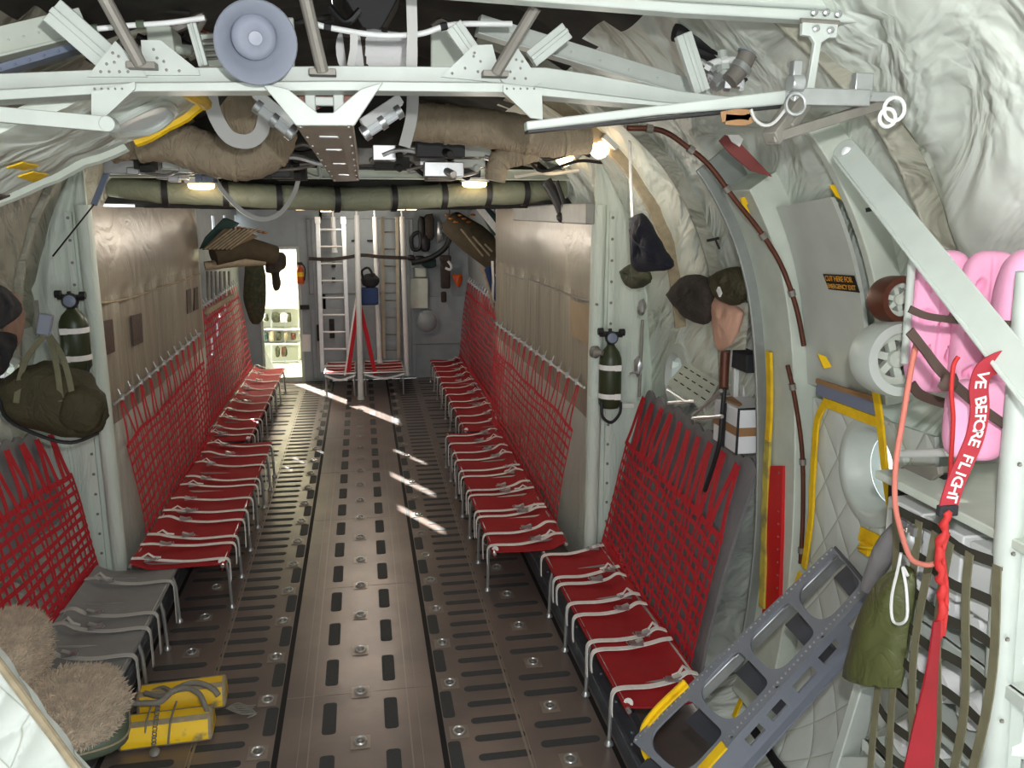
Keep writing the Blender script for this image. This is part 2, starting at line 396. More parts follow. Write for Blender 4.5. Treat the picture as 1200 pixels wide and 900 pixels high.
# tie-down rings sunk in their square cups
def ring_proto(nm, lab, grp, r=.034, sq=.066, loc=(0,0,0)):
    t = thing(nm, lab, 'tie-down ring', (0,0,0), grp)
    m = MB(); m.lathe([(sq*.72,0),(sq*.72,.004),(sq*.55,.0045),(sq*.5,.0015),(.0005,.001)], (0,0,0), (0,0,1), 16, cap=False); m.box((0,0,.0015), (sq*1.75, sq*2, .002)); m.build('cup', 'seam', t, bevel=.001)
    m = MB(); m.tube([(r*math.cos(a), r*math.sin(a), .012+.004*math.sin(a)) for a in (2*math.pi*k/14 for k in range(14))], .007, 6, closed=True); m.lathe([(.012,.003),(.011,.012),(.004,.016)], (0,0,0), (0,0,1), 10); m.build('ring', 'steel', t)
    t.location = loc; return t
rp = None
for col, (sx, off, grp, lab) in enumerate(((0, .265, 'tie-down rings down the middle of the floor', 'round steel tie-down ring in the middle row of the floor'),
        (.59, .265, 'tie-down rings beside the grooves', 'round steel tie-down ring just outside a black floor groove'),
        (1.19, -.115, 'tie-down rings beside the seats', 'round steel tie-down ring between wide strips near the seats'))):
    for s in ((1,) if sx == 0 else (-1, 1)):
        for i in range(-1, 20):
            y = Y0+off+i*PIT
            if y < 4.25 or y > 15.6 or (sx > 1 and (y > 9 or (s < 0 and y < 5.1))): continue
            if rp is None: rp = ring_proto('tie_down_ring', lab, grp, loc=(sx*s, y, .003))
            else: dup(rp, (sx*s, y, .003), lab, grp)

# linings over the two wheel wells
def wellwall(sgn, nm, ya, yb):
    def fn(u, v):
        y = lerp(ya, yb, u); z = lerp(0, 3.14, v)
        x = 1.90+.02*z/3.1
        if z < 2.4: x += (.02 if z > 1.55 else .012)*math.sin(y*11+2*math.sin(y*2.3))*(1 if z > 1.5 else .4)+.008*noise.noise(V((y*4, z, 3)))
        else: x -= .03*math.sin(math.pi*(z-2.4)/.74)*(.7+.5*noise.noise(V((y*1.2, z*2, 5*sgn))))
        return V((x*sgn, y, z))
    m = MB(); m.grid(110, 40, fn, th=(sgn*.03, 0, 0))
    for i, f in enumerate(m.f):
        c = sum((m.v[k] for k in f), V())/len(f); m.mi[i] = 0 if c.z > 2.4 else (1 if c.z > 1.45 else 2)
    struct(m.build(nm, ['well', 'pleat', 'well_end'], smooth=60))
    # cloth-covered post and end closure facing aft
    m = MB(); m.tube([(sgn*(1.9+.007*z), ya, z) for z in (0, .8, 1.6, 2.4, 3.15)], .058, 12)
    def en(u, v):
        z = lerp(0, 3.45, v); x0 = 1.9; x1 = prof_at_z(z)+.03
        x = lerp(x0, x1, u); y = ya+.02+.02*math.sin(u*14+z*.6)*u+.025*noise.noise(V((u*4, z*.8, sgn)))
        return V((sgn*x, y, z))
    m.grid(24, 30, en, th=(0, .03, 0))
    m.bar((sgn*2.03, ya, .1), (sgn*2.03, ya, 3.1), .05, .02, (0,1,0))
    m.mtl(1)
    for k in range(18): m.lathe([(.012,0),(.01,.008),(.001,.01)], (sgn*2.03, ya-.01, .25+k*.165), (0,-1,0), 8)
    struct(m.build(nm+'_end', ['well_end', 'dull'], smooth=50))
YWR, YWL = 6.5, 6.92
wellwall(1, 'wall_right_middle', YWR, 11.6); wellwall(-1, 'wall_left_middle', YWL, 11.3)
# forward return faces of the wells
m = MB(); m.box((1.98, 11.61, 1.57), (.14, .03, 3.14)); struct(m.build('wall_right_return', 'paint'))
m = MB(); m.box((-1.98, 11.32, 1.57), (.14, .03, 3.14)); struct(m.build('wall_left_return', 'paint_g'))
# forward side walls; the left one has the narrow openings that let the sun in
SUN = V((.52, -1, -.54)).normalized()
slits = [(15.88, 2.58, 3.02, .1), (14.65, 2.53, 3.05, .12), (13.53, 2.55, 3.05, .12)]
ports = [(13.6, 1.5, 1.62, .09), (13.25, 1.25, 1.5, .08), (12.7, 1.1, 1.3, .07), (14.1, 1.55, 1.7, .08)]
def wl(c):
    return any(abs(c.y-y) < w and z0 < c.z < z1 for y, z0, z1, w in slits+ports)
m = MB(); m.grid(160, 80, lambda u, v: (-2.06, lerp(11.3, 16.05, u), lerp(0, 3.2, v)), th=(-.03, 0, 0), skip=wl); struct(m.build('wall_left_front', 'frontg'))
m = MB(); m.grid(20, 12, lambda u, v: (2.06+.02*noise.noise(V((u*9, v*6, 1))), lerp(11.6, 16.05, u), lerp(0, 3.2, v)), th=(.03, 0, 0)); struct(m.build('wall_right_front', 'frontg'))
# front bulkhead with the doorway on the left
DX0, DX1, DZ = -1.72, -1.03, 2.46
m = MB()
m.box(((2.1+DX1)/2, 16.04, 1.6), (2.1-DX1, .08, 3.2)); m.box(((DX0-2.1)/2, 16.04, 1.6), (2.1+DX0, .08, 3.2)); m.box(((DX0+DX1)/2, 16.04, (3.2+DZ)/2), (DX1-DX0, .08, 3.2-DZ))
m.box((.1, 15.985, 2.3), (1.9, .03, 1.35)); m.box((.1, 15.985, .7), (1.9, .03, 1.3))
for x in (-.75, -.2, .35, .95): m.box((x, 15.965, 1.5), (.05, .03, 2.9))
m.box((1.5, 15.98, 1.1), (1.0, .05, .9)); m.box((1.45, 15.96, 2.1), (.9, .04, .05))
struct(m.build('wall_front', 'frontg', bevel=.008))
m = MB()
for x in (DX0, DX1): m.box((x, 15.985, DZ/2), (.05, .05, DZ))
m.box(((DX0+DX1)/2, 15.985, DZ), (DX1-DX0+.05, .05, .05)); m.box(((DX0+DX1)/2, 15.99, .05), (DX1-DX0, .05, .1))
struct(m.build('door_1', 'paint_g', bevel=.006))
# sunlit crew entry beyond the doorway
m = MB()
m.box((-1.36, 18.4, 1.7), (1.56, .06, 3.4)); m.box((-.6, 17.2, 1.7), (.05, 2.4, 3.4))
m.box((-2.13, 16.785, 1.7), (.05, 1.43, 3.4)); m.box((-2.13, 18.21, 1.7), (.05, .42, 3.4)); m.box((-2.13, 17.75, 3.12), (.05, .6, .58))  # unseen side panels and lintel, shaped to narrow the sun into a strip
struct(m.build('wall_entry', 'bright'))
m = MB(); m.box((-1.4, 17.2, 3.45), (1.7, 2.5, .06)); struct(m.build('ceiling_entry', 'bright'))
m = MB(); m.box((-1.4, 17.2, -.05), (1.7, 2.4, .08)); struct(m.build('floor_entry', 'bright'))
# underside of the wing above the forward hold, and the face that closes it off from the aft ceiling
m = MB(); m.box((0, 12.2, 3.22), (4.5, 8.1, .1))
for i in range(9): m.box((0, 8.8+i*.85, 3.155), (4.0, .07, .04))
struct(m.build('ceiling', 'dark'))
m = MB(); m.box((0, 8.2, 3.85), (4.6, .08, 1.1)); struct(m.build('ceiling_step', 'dark'))
# frames of the aft hull (light ring frames standing proud of the blankets)
def ring_frame(nm, sgn, y, w, d, mt, z0=.2, z1=4.1, off=.0):
    m = MB(); pts = [q for q in PP if z0 <= q.z <= z1]; vs = []
    for q in pts:
        c = V((q.x, 0, q.z-1.9)).normalized()
        for dx, dy in ((off+.05,-w/2),(off-d,-w/2),(off-d,w/2),(off+.05,w/2)): vs.append(V((sgn*(q.x+c.x*dx), y+dy, q.z+c.z*dx)))
    fs = [(i*4+k, i*4+(k+1)%4, i*4+4+(k+1)%4, i*4+4+k) for i in range(len(pts)-1) for k in range(4)]+[(0,1,2,3), tuple(len(vs)-4+k for k in range(4))]
    m.add(vs, fs)
    m2 = MB()
    return struct(m.build(nm, mt, bevel=.006, smooth=30))
ring_frame('trim_3', 1, 4.12, .32, .13, 'paint_g', z1=3.3)
ring_frame('trim_11', 1, 4.28, .02, .19, 'steelg', z0=.3, z1=3.45)
ring_frame('trim_4', 1, 5.0, .025, .065, 'blanket_d', z0=1.9, off=-.03)
ring_frame('trim_5', 1, 5.75, .025, .065, 'scuff', z0=2.2, off=-.03)
ring_frame('trim_6', 1, 3.25, .05, .09, 'paint_g', z0=2.25, z1=3.5)
ring_frame('trim_7', 1, 2.85, .02, .05, 'blanket_d', z0=2.4, off=-.02)
ring_frame('trim_8', -1, 5.75, .03, .05, 'scuff', z0=1.9)
ring_frame('trim_9', -1, 4.9, .07, .06, 'blanket_d', z0=1.9)
ring_frame('trim_10', -1, 6.6, .05, .06, 'blanket_d', z0=1.9)
# ================================================================== SEATS
def net_mesh(BL, BR, TR, TL, nv, nh, frac=.62, sag=.02, seed=0, w=.024, tops=9, inward=(-1,0,0), hooks=True):
    # webbing net: uprights crossed by level straps up to FRAC of the height, then pairs of long red tails to the rail
    rnd = random.Random(seed); m = MB(); n = V(inward)
    def S(u, v):
        p = BL.lerp(BR, u).lerp(TL.lerp(TR, u), v)
        return p+n*(sag*math.sin(math.pi*v)+.006*math.sin(9*u+5*v+seed))+V((0,0,.012*math.sin(14*u+seed)*v))
    js = [rnd.uniform(-.25,.25)/nv for _ in range(nv+1)]
    for i in range(nv+1):
        u0 = min(1, max(0, i/nv+js[i]*.6))
        m.strap([S(min(1, max(0, u0+.18/nv*math.sin(7*v+i*1.7))), v)+n*.003*(1 if i % 2 else -1) for v in (frac*k/9 for k in range(10))], w*.85, n, .003)
    for j in range(nh+1):
        v0 = frac*j/nh
        m.strap([S(u, min(1, v0+.1/nh*frac*math.sin(nv*.6*u+j*2.1)))+n*.001 for u in (k/30 for k in range(31))], w*(1.25 if j in (0, nh) else .95), n, .003)
    m.strap([S(u, .012) for u in (k/20 for k in range(21))], .06, n, .006)
    for i in range(tops):
        c = (i+.5)/tops; d = .42/tops*rnd.uniform(.5, 1.2)
        for s in (-1, 1):
            pts = [S(min(1, max(0, lerp(c+s*d, c+s*.06/tops, t**.8)+.05/tops*math.sin(5*t+i))), lerp(frac-.02, 1.0, t))+n*.006 for t in (k/7 for k in range(8))]
            m.strap(pts, w*rnd.uniform(1.3, 1.9), n, .003)
    return m, S
def bench(side, y0, y1, xo, xi, zs, legs, belts, seatm, label, net, nv, nh, tops, rail=True, back=None, frac=.62, cat='troop seat bench', group=None, seed=1, beltm='belt', legm='steel', slope=0.0, buttons=True, drop=.22, netw=.024):
    t = thing('troop_seat_bench', label, cat, (side*(xo+xi)/2, (y0+y1)/2, 0), group)
    s = side
    # canvas seat: sags between its tubes, front edge rolled over the tube
    NY = int((y1-y0)/.09)
    def top(u, v):
        y = lerp(y0, y1, u); x = lerp(xo, xi, v)
        near = min([abs(y-b) for b in legs]+[9])
        z = zs-.02*math.sin(math.pi*v)*min(1, near/.25)+.05*max(0, v-.8)/.2+.006*noise.noise(V((y*5, x*6, seed)))
        return V((s*x, y, z))
    m = MB(); m.grid(NY, 10, top, th=(0,0,-.012))
    m.grid(NY, 2, lambda u, v: V((s*(xo-.006+.03*v), lerp(y0, y1, u), zs-.012-.05*v)), th=(s*.006,0,0))
    m.build('seat', seatm, t, smooth=50)
    m = MB(); m.tube([(s*(xo+.014), y0-.03, zs-.014), (s*(xo+.014), y1+.02, zs-.014)], .014, 8); m.build('front_tube', legm, t)
    m = MB(); m.tube([(s*(xi-.01), y0-.03, zs+.03), (s*(xi-.01), y1+.02, zs+.03)], .014, 8)
    for b in legs: m.tube([(s*xo, b, zs-.03), (s*(xi-.01), b, zs+.01)], .011, 6)
    m.build('rear_tube', legm, t)
    for b in legs:
        m = MB(); m.tube([(s*(xo+.005), b, zs-.02), (s*(xo-.012), b, zs-.1), (s*(xo-.02), b, .03)], .013, 8)
        m.lathe([(.028,0),(.026,.012),(.014,.03)], (s*(xo-.02), b, .003), (0,0,1), 10)
        m.build('leg', legm, t)
    if buttons:
        for yb in (y0+.035,):
            m = MB(); m.lathe([(.028,0),(.028,.008),(.012,.012),(.01,.004),(.001,.004)], (s*(xo+.03), yb, zs-.002), (-s*.5,-.7,.5), 14); m.build('snap_button', 'tag', t)
    rnd = random.Random(seed*13+5)
    for k, b in enumerate(belts):
        dy = rnd.uniform(-.05, .05); e = rnd.uniform(.62, .95); rise = rnd.uniform(.03, .09)
        pts = [V((s*(xo+(xi-xo)*1.0), b+dy, zs+.06)), V((s*lerp(xo, xi, .86), b+dy*.8, zs+.035+rise*.5)), V((s*lerp(xo, xi, .7), b+dy*.4, zs+.03)), V((s*lerp(xo, xi, .4), b, zs+.006)), V((s*(xo+.03), b, zs+.012)), V((s*(xo-.022), b, zs-.012)), V((s*(xo-.03), b, zs-.08)), V((s*(xo-.028), b+dy*.2, zs-drop*rnd.uniform(.6, 1.2)))]
        pp = smooth_path(pts, 5); nn = []
        for i, q in enumerate(pp):
            f = i/(len(pp)-1); nn.append(V((0,0,1)) if f < .6 else (V((-s*.7,0,.7)) if f < .72 else V((-s,0,.05))))
        m = MB(); m.strap(pp, .042, nn, .005)
        if k % 2 == 0: m.strap([pp[4]+V((0,.01,.004)), pp[6]+V((0,.03,.03)), pp[8]+V((0,.02,.012)), pp[10]+V((0,.03,.012))], .03, V((0,0,1)), .004)
        bo = m.build('lap_belt', beltm, t)
        bx = lerp(xo, xi, e-.1); m = MB(); m.box((s*bx, b+dy*.4, zs+.04), (.085, .046, .014), Matrix.Rotation(s*.12, 3, 'Y')); m.box((s*bx+.02*s, b+dy*.4, zs+.052), (.05, .036, .012), Matrix.Rotation(-s*.35, 3, 'Y'))
        m.tube([(s*bx-.05*s, b-.02, zs+.04), (s*bx-.06*s, b, zs+.042), (s*bx-.05*s, b+.02, zs+.04)], .004, 5)
        m.build('buckle', 'alu', bo)
    if net:
        BL, BR, TR, TL = [V(q) for q in net]; inw = V((-s, 0, .25)).normalized()
        m, S = net_mesh(BL, BR, TR, TL, nv, nh, frac, seed=seed, tops=tops, inward=inw, w=netw)
        m.build('backrest_net', 'red', t, smooth=60)
        if back:
            bm_, o0, o1, v0 = back
            def bf(u, v):
                q = S(lerp(o0, o1, u), lerp(v0, 1.03, v))-inw*(.035+.012*noise.noise(V((u*5, v*4, seed))))
                if v > .9: q += V((0,0,.05*abs(math.sin(u*tops*math.pi))-.02))
                return q
            m = MB(); m.grid(44, 18, bf, th=-inw*.02); m.build('back_cover', bm_, t, smooth=60)
        if rail:
            m = MB(); d = (TR-TL).normalized(); m.tube([TL-d*.05, TR+d*.05], .012, 8)
            for i in range(tops):
                p = TL.lerp(TR, (i+.5)/tops); m.box(p+V((-s*.012,0,.01)), (.03,.028,.05)); m.tube([p+V((0,0,.03)), p+V((s*.02,0,.08))], .006, 5)
            m.build('hanging_rail', 'alu', t)
    return t
# right side, nearest the camera
bench(1, 4.14, 6.38, 1.47, 1.96, .39, [4.37, 4.905, 5.488, 6.025], [4.31, 4.76, 4.87, 5.24, 5.42, 5.74, 5.86, 6.3], 'redseat',
      'red canvas troop seat bench on right with dark grey back cover behind its net', [px(706,632,X=1.97), px(806,800,X=1.97), px(872,548,X=2.24), px(752,462,X=2.24)], 25, 11, 10,
      rail=False, back=('greyback', .0, 1.03, .05), frac=.68, seed=3, netw=.03)
# left side, nearest the camera
bench(-1, 3.75, 6.6, 1.39, 1.98, .39, [4.85, 5.39, 6.0, 6.43], [4.74, 5.2, 5.56, 5.78, 6.3], 'greyseat',
      'grey canvas troop seat bench nearest on left with red net hanging over it', [px(116,662,X=-2.0), V((-2.0,3.75,.5)), V((-2.3,3.9,1.72)), px(64,505,X=-2.28)], 30, 11, 12,
      rail=False, back=('greyseat', .08, .9, .45), frac=.68, seed=4, beltm='beltg', drop=.3, buttons=False, netw=.032)
# right side, along the wheel well
bench(1, 6.42, 10.2, 1.065, 1.68, .41, [6.57, 7.15, 7.75, 8.35, 8.95, 9.55, 10.1], [6.52, 6.78, 7.2, 7.34, 7.8, 7.95, 8.4, 8.6, 9.0, 9.3, 9.7, 10.05], 'redseat',
      'red troop seat bench along the right wheel well under the beige lining', [px(650,622,X=1.7), V((1.7,10.25,.46)), px(592,386,X=1.88), px(684,452,X=1.88)][0:1]+[V((1.7,10.6,.46)), V((1.86,11.35,1.62)), px(683,453,X=1.86)], 40, 11, 14, frac=.72, seed=5)
bench(-1, 6.55, 10.2, 1.03, 1.73, .41, [6.62, 7.2, 7.8, 8.4, 9.0, 9.6, 10.1], [6.62, 6.95, 7.1, 7.5, 7.75, 8.1, 8.5, 8.7, 9.2, 9.6, 10.0], 'redseat',
      'red troop seat bench along the left wheel well under the placards', [px(174,645,X=-1.74), V((-1.74,10.3,.46)), V((-1.87,10.8,1.64)), px(136,472,X=-1.86)], 42, 11, 12, frac=.72, seed=6)
bench(1, 10.35, 15.7, 1.3, 1.82, .4, [10.5, 11.2, 11.9, 12.6, 13.3, 14.0, 14.7, 15.5], [10.7, 11.1, 11.6, 12.0, 12.5, 13.0, 13.4, 13.9, 14.4, 14.9, 15.4], 'redseat',
      'red troop seat bench in the far right corner beyond the wheel well', [V((1.84,10.9,.46)), V((1.84,15.7,.46)), V((2.0,15.5,1.86)), V((2.0,11.0,1.8))], 40, 12, 16, frac=.85, seed=7)
bench(-1, 10.4, 15.3, 1.3, 1.82, .4, [10.6, 11.3, 12.0, 12.7, 13.4, 14.1, 15.0], [10.6, 10.9, 11.4, 11.9, 12.4, 12.9, 13.4, 14.0, 14.6, 15.2], 'redseat',
      'red troop seat bench on far left leading to the bright doorway', [V((-1.85,10.9,.46)), V((-1.85,15.3,.46)), V((-2.0,15.0,1.9)), V((-2.0,11.45,1.86))], 44, 12, 16, frac=.85, seed=8)
# centre seats facing aft in front of the bulkhead
def centre_seat(xa, xb, lab):
    t = thing('centre_troop_seat', lab, 'troop seat', ((xa+xb)/2, 15.1, 0), 'centre seats before the bulkhead')
    m = MB(); m.grid(8, 8, lambda u, v: V((lerp(xa, xb, u), lerp(14.55, 15.65, v), .41-.03*math.sin(math.pi*u))), th=(0,0,-.015)); m.build('seat', 'redseat', t)
    m = MB()
    for x in (xa, xb): m.tube([(x, 14.53, .4), (x, 15.67, .4)], .018, 8)
    m.tube([(xa, 14.54, .4), (xb, 14.54, .4)], .018, 8); m.tube([(xa, 15.66, .4), (xb, 15.66, .4)], .018, 8); m.build('frame', 'steel', t)
    for x in (xa+.02, xb-.02):
        for y in (14.56, 15.6):
            m = MB(); m.tube([(x, y, .4), (x, y, .0)], .015, 7); m.build('leg', 'steel', t)
    for k, y in enumerate((14.7, 15.0, 15.35)):
        m = MB(); m.strap(smooth_path([(xa, y, .415), (lerp(xa, xb, .4), y+.04, .40), (xb, y-.02, .42)], 4), .04, (0,0,1), .005); m.build('lap_belt', 'belt', t)
    m = MB(); m.strap(smooth_path([(xa, 14.52, .38), ((xa+xb)/2, 14.5, .3), (xb, 14.52, .37)], 6), .035, (0,-1,0), .005); m.build('lap_belt', 'belt', t)
centre_seat(-.58, -.07, 'red centre troop seat left of the white pole, before bulkhead')
centre_seat(.08, .76, 'red centre troop seat right of the white pole, before bulkhead')
# ================================================================== OVERHEAD, near the camera
def poly(pts, Y, d, m=None, name=None, mt=None, parent=None, bevel=.003):
    q = [px(x, y, Y=Y) for x, y in pts]
    if m is None: m = MB()
    m.prism(q, (0, d, 0))
    return m.build(name, mt, parent, bevel=bevel) if name else m
TY = 3.0
t = thing('overhead_truss', 'pale grey riveted truss beam spanning the hold below the dark roof', 'truss', px(400, 95, Y=TY))
poly([(-60,88),(0,86),(150,80),(400,77),(640,79),(700,88),(800,107),(880,116),(880,127),(780,120),(590,97),(400,95),(150,97),(0,105),(-60,109)], TY, .04, name='upper_chord', mt='paint', parent=t)
poly([(-60,109),(0,105),(150,97),(400,95),(590,97),(780,120),(880,127),(880,132),(775,124),(720,120),(590,108),(400,106),(160,107),(0,117),(-60,121)], TY-.07, .12, name='lower_flange', mt='paint', parent=t)
def rivets(m, pts, Y, r=.005):
    for x, y in pts: m.lathe([(r,0),(r*.7,.003),(.0005,.004)], px(x, y, Y=Y), (0,-1,0), 6)
for pts, rv in (([(102,90),(135,48),(169,82),(172,90)], [(125,75),(132,62),(139,66),(134,73),(118,84),(128,84),(140,84),(150,84)]), ([(168,88),(165,47),(188,47),(232,82),(234,88)], [(180,58),(184,68),(192,72),(180,80),(195,82),(210,83)]),
        ([(517,90),(555,53),(577,52),(586,88),(586,97)], [(556,62),(563,72),(545,80),(560,84),(530,86),(555,66)]), ([(584,90),(606,55),(634,97),(620,104),(590,97)], [(605,70),(610,80),(598,84),(616,92),(603,92),(612,72)])):
    m = poly(pts, TY-.012, .012); m.mtl(1); rivets(m, rv, TY-.012); m.build('gusset', ['paint','dull'], t)
for pts in ([(107,108),(158,96),(158,104),(122,138),(107,137)], [(590,100),(635,105),(636,140),(622,138),(590,108)]):
    m = poly(pts, TY-.085, .012); m.mtl(1); x0 = pts[0][0]; rivets(m, [(x0+4+i*8, 104) for i in range(5)], TY-.085, .004); m.build('gusset', ['paint','dull'], t)
for a, b, w in (((-50,130),(128,146),.045),):
    m = MB(); m.bar(px(*a, Y=TY-.09), px(*b, Y=TY-.09), .05, w); m.lathe([(.024,-.03),(.024,.03)], px(128,146,Y=TY-.09), (0,1,0), 12); m.build('lower_strut', 'paint', t, bevel=.003)
for a, b, w in (((62,12),(128,70),.085), ((531,30),(556,66),.06), ((664,36),(622,70),.06), ((800,40),(822,108),.06), ((225,28),(239,78),.03), ((545,112),(600,112),.001)):
    if w < .01: continue
    m = MB(); A, B = px(*a, Y=TY+.06), px(*b, Y=TY+.06); d = (B-A).normalized(); m.bar(A, B, .03, w, d.cross(V((0,1,0)))); n = d.cross(V((0,1,0)))
    m.bar(A+V((0,-.018,0)), B+V((0,-.018,0)), .012, w*.25, n); m.build('diagonal', 'paint', t, bevel=.003)
for a, b in (((118,-10),(165,76)), ((357,-6),(378,84)), ((628,8),(581,86))):
    m = MB(); A, B = px(*a, Y=TY-.15), px(*b, Y=TY-.06); m.tube([A, B], .02, 10); m.box(B+V((0,.02,0)), (.085,.05,.02)); m.build('dull_stay', 'dull', t, bevel=.002)
for a, b, w in (((482,-6),(482,80),.035), ((415,40),(411,78),.025)):
    m = MB(); A, B = px(*a, Y=TY+.05), px(*b, Y=TY+.05); m.strap([A, A.lerp(B,.5)+V((.004,.01,0)), B], w, (0,1,0), .008); m.build('hanging_strap', 'beltg', t)
# V hanger and the tapered box below it
t = thing('centre_hanger_box', 'tapered brown-grey metal box under white V hanger at centre of truss', 'equipment box', px(382,150,Y=TY))
m = MB()
for pts in ([(306,97),(337,104),(372,132),(390,132),(423,104),(449,96),(415,147),(347,147)],): m.prism([px(x,y,Y=TY-.1) for x,y in pts], (0,.025,0))
m.build('v_hanger', 'paint', t, bevel=.003)
nr = [px(347,148,Y=TY-.06), px(414,148,Y=TY-.06)]; fr = [px(391,213,Y=4.9), px(421,212,Y=4.9)]
m = MB(); h = V((0,0,.13)); h0 = V((0,0,.025)); m.hexa([nr[0],nr[1],fr[1],fr[0],nr[0]+h0,nr[1]+h0,fr[1]+h,fr[0]+h])
m.mtl(1); q = V((0,0,-.002))
for k in range(9):
    f = k/8.5
    for s in (.08,.92): c = nr[0].lerp(nr[1], s).lerp(fr[0].lerp(fr[1], s), f)+q; m.lathe([(.006,.004),(.006,-.004)], c, (0,0,1), 7)
for f in (.12,.3,.55,.8): c = nr[0].lerp(nr[1], .5).lerp(fr[0].lerp(fr[1], .5), f)+q; m.box(c, (.07*(1-f*.3),.05,.006))
m.build('box_body', ['dullbox','alu'], t, bevel=.006)
m = MB()
for x in (366, 398): m.lathe([(.001,-.03),(.045,-.03),(.045,-.02),(.02,-.02),(.02,.02),(.045,.02),(.045,.03),(.001,.03)], px(x,112,Y=TY+.12), (0,1,0), 16)
m.build('pulley', 'copper', t)
m = MB()
for x in (364, 397): m.box(px(x,124,Y=TY+.06), (.035,.03,.08))
m.box(px(381,119,Y=TY+.07), (.11,.02,.03)); m.build('pulley_bracket', 'paint', t, bevel=.004)
# horn loudspeaker
t = thing('horn_loudspeaker', 'round blue-grey horn loudspeaker mounted on the truss', 'loudspeaker', px(300,50,Y=2.8))
c = px(300,50,Y=2.8); ax = (EYE-c).normalized(); ax = (ax+V((.12,0,-.1))).normalized()
m = MB(); m.lathe([(.035,-.2),(.05,-.2),(.06,-.1),(.085,-.04),(.116,0),(.122,.004),(.118,.01),(.11,.004),(.08,-.035),(.055,-.09),(.03,-.1)], c, ax, 40, cap=False); m.build('bell', 'horn', t, smooth=60)
m = MB(); m.lathe([(.0005,.018),(.02,.017),(.024,.008),(.045,.004),(.064,-.012),(.068,-.03),(.05,-.05),(.02,-.08)], c-ax*.02+V((0,0,.012)), ax, 32); m.build('diffuser', 'horn', t, smooth=60)
m = MB(); m.box(c-ax*.22, (.09,.09,.09)); m.bar(c-ax*.2, c-ax*.2+V((0,.05,-.12)), .04, .02); m.build('driver', 'dull', t, bevel=.008)
# upper rail, its hinged bracket and the folding arm
t = thing('anchor_rail', 'long pale aluminium rail crossing the top right of the hold', 'rail', px(900,20,Y=2.62))
m = poly([(480,-10),(800,15),(1174,36),(1176,24),(1000,14),(800,2),(480,-24)], 2.6, .07); m.build('lower_rail', 'paint', t, bevel=.006)
m = poly([(480,-26),(800,1),(1000,13),(1172,22),(1168,4),(1000,-8),(800,-22),(480,-50)], 2.63, .05); m.build('upper_rail', 'paint', t, bevel=.012)
m = MB(); m.box(px(1176,22,Y=2.64), (.05,.11,.13)); m.build('end_fitting', 'alu', t, bevel=.01)
t = thing('hinged_bracket', 'pale hinged bracket hanging down from the upper rail', 'bracket', px(960,30,Y=2.59))
m = poly([(941,23),(983,26),(981,44),(972,44),(963,50),(953,116),(944,115),(955,50),(950,42),(940,41)], 2.58, .02); m.build('stem', 'paint', t, bevel=.003)
m = MB()
for x, y in ((955,34),(972,36),(953,15),(967,15),(981,17)): m.lathe([(.011,0),(.011,.012),(.005,.016)], px(x,y,Y=2.58), (0,-1,0), 8)
m.build('bolt', 'alu', t)
m = MB(); m.tube([px(938+i*9,24+i*.6,Y=2.585) for i in range(6)], .008, 8); m.build('hinge_pin', 'dull', t)
t = thing('folding_arm', 'pale folding arm with triangular end link below the upper rail', 'arm', px(800,130,Y=2.6))
m = poly([(617,142),(925,105),(1010,108),(1012,123),(930,122),(770,135),(618,153)], 2.55, .05); m.build('arm', 'paint', t, bevel=.005)
m = MB(); m.bar(px(617,155,Y=2.56), px(925,124,Y=2.56), .06, .008); m.build('rubber_edge', 'black', t)
m = MB(); m.bar(px(925,114,Y=2.52), px(1014,116,Y=2.52), .06, .05); m.bar(px(1014,114,Y=2.53), px(1046,114,Y=2.53), .03, .03)
m.tube([px(925,98,Y=2.5), px(940,98,Y=2.5)], .028, 12); m.box(px(932,90,Y=2.5), (.03,.03,.09)); m.build('end_clamp', 'alu', t, bevel=.004)
m = MB(); m.box(px(1010,100,Y=2.52), (.06,.03,.07)); m.build('end_block', 'alu', t, bevel=.004)
m = MB(); m.bar(px(903,163,Y=2.45), px(936,118,Y=2.52), .05, .045); m.bar(px(903,162,Y=2.45), px(1035,122,Y=2.55), .035, .03); m.bar(px(925,150,Y=2.47), px(947,118,Y=2.53), .03, .03); m.build('link', 'dull', t, bevel=.004)
for nm, x, y, r, mt in (('pin_ring', 932, 122, .03, 'alu'), ('pull_ring', 1048, 128, .034, 'whitep'), ('pull_ring', 1040, 138, .026, 'whitep')):
    m = MB(); c = px(x,y,Y=2.44); m.tube([c+V((r*math.cos(a),0,r*math.sin(a))) for a in (2*math.pi*k/18 for k in range(18))], .006, 6, closed=True); m.build(nm, mt, t)
m = MB(); m.tube(smooth_path([px(880,128,Y=2.45), px(885,140,Y=2.45), px(896,147,Y=2.45), px(908,143,Y=2.45), px(922,126,Y=2.45)],6), .005, 6); m.build('lanyard', 'beltg', t)
m = MB(); m.strap(smooth_path([px(845,137,Y=2.5), px(865,134,Y=2.5), px(880,136,Y=2.5), px(872,141,Y=2.5), px(850,140,Y=2.5)],5), .03, (0,1,0), .006); m.build('tan_tab', 'tan', t)
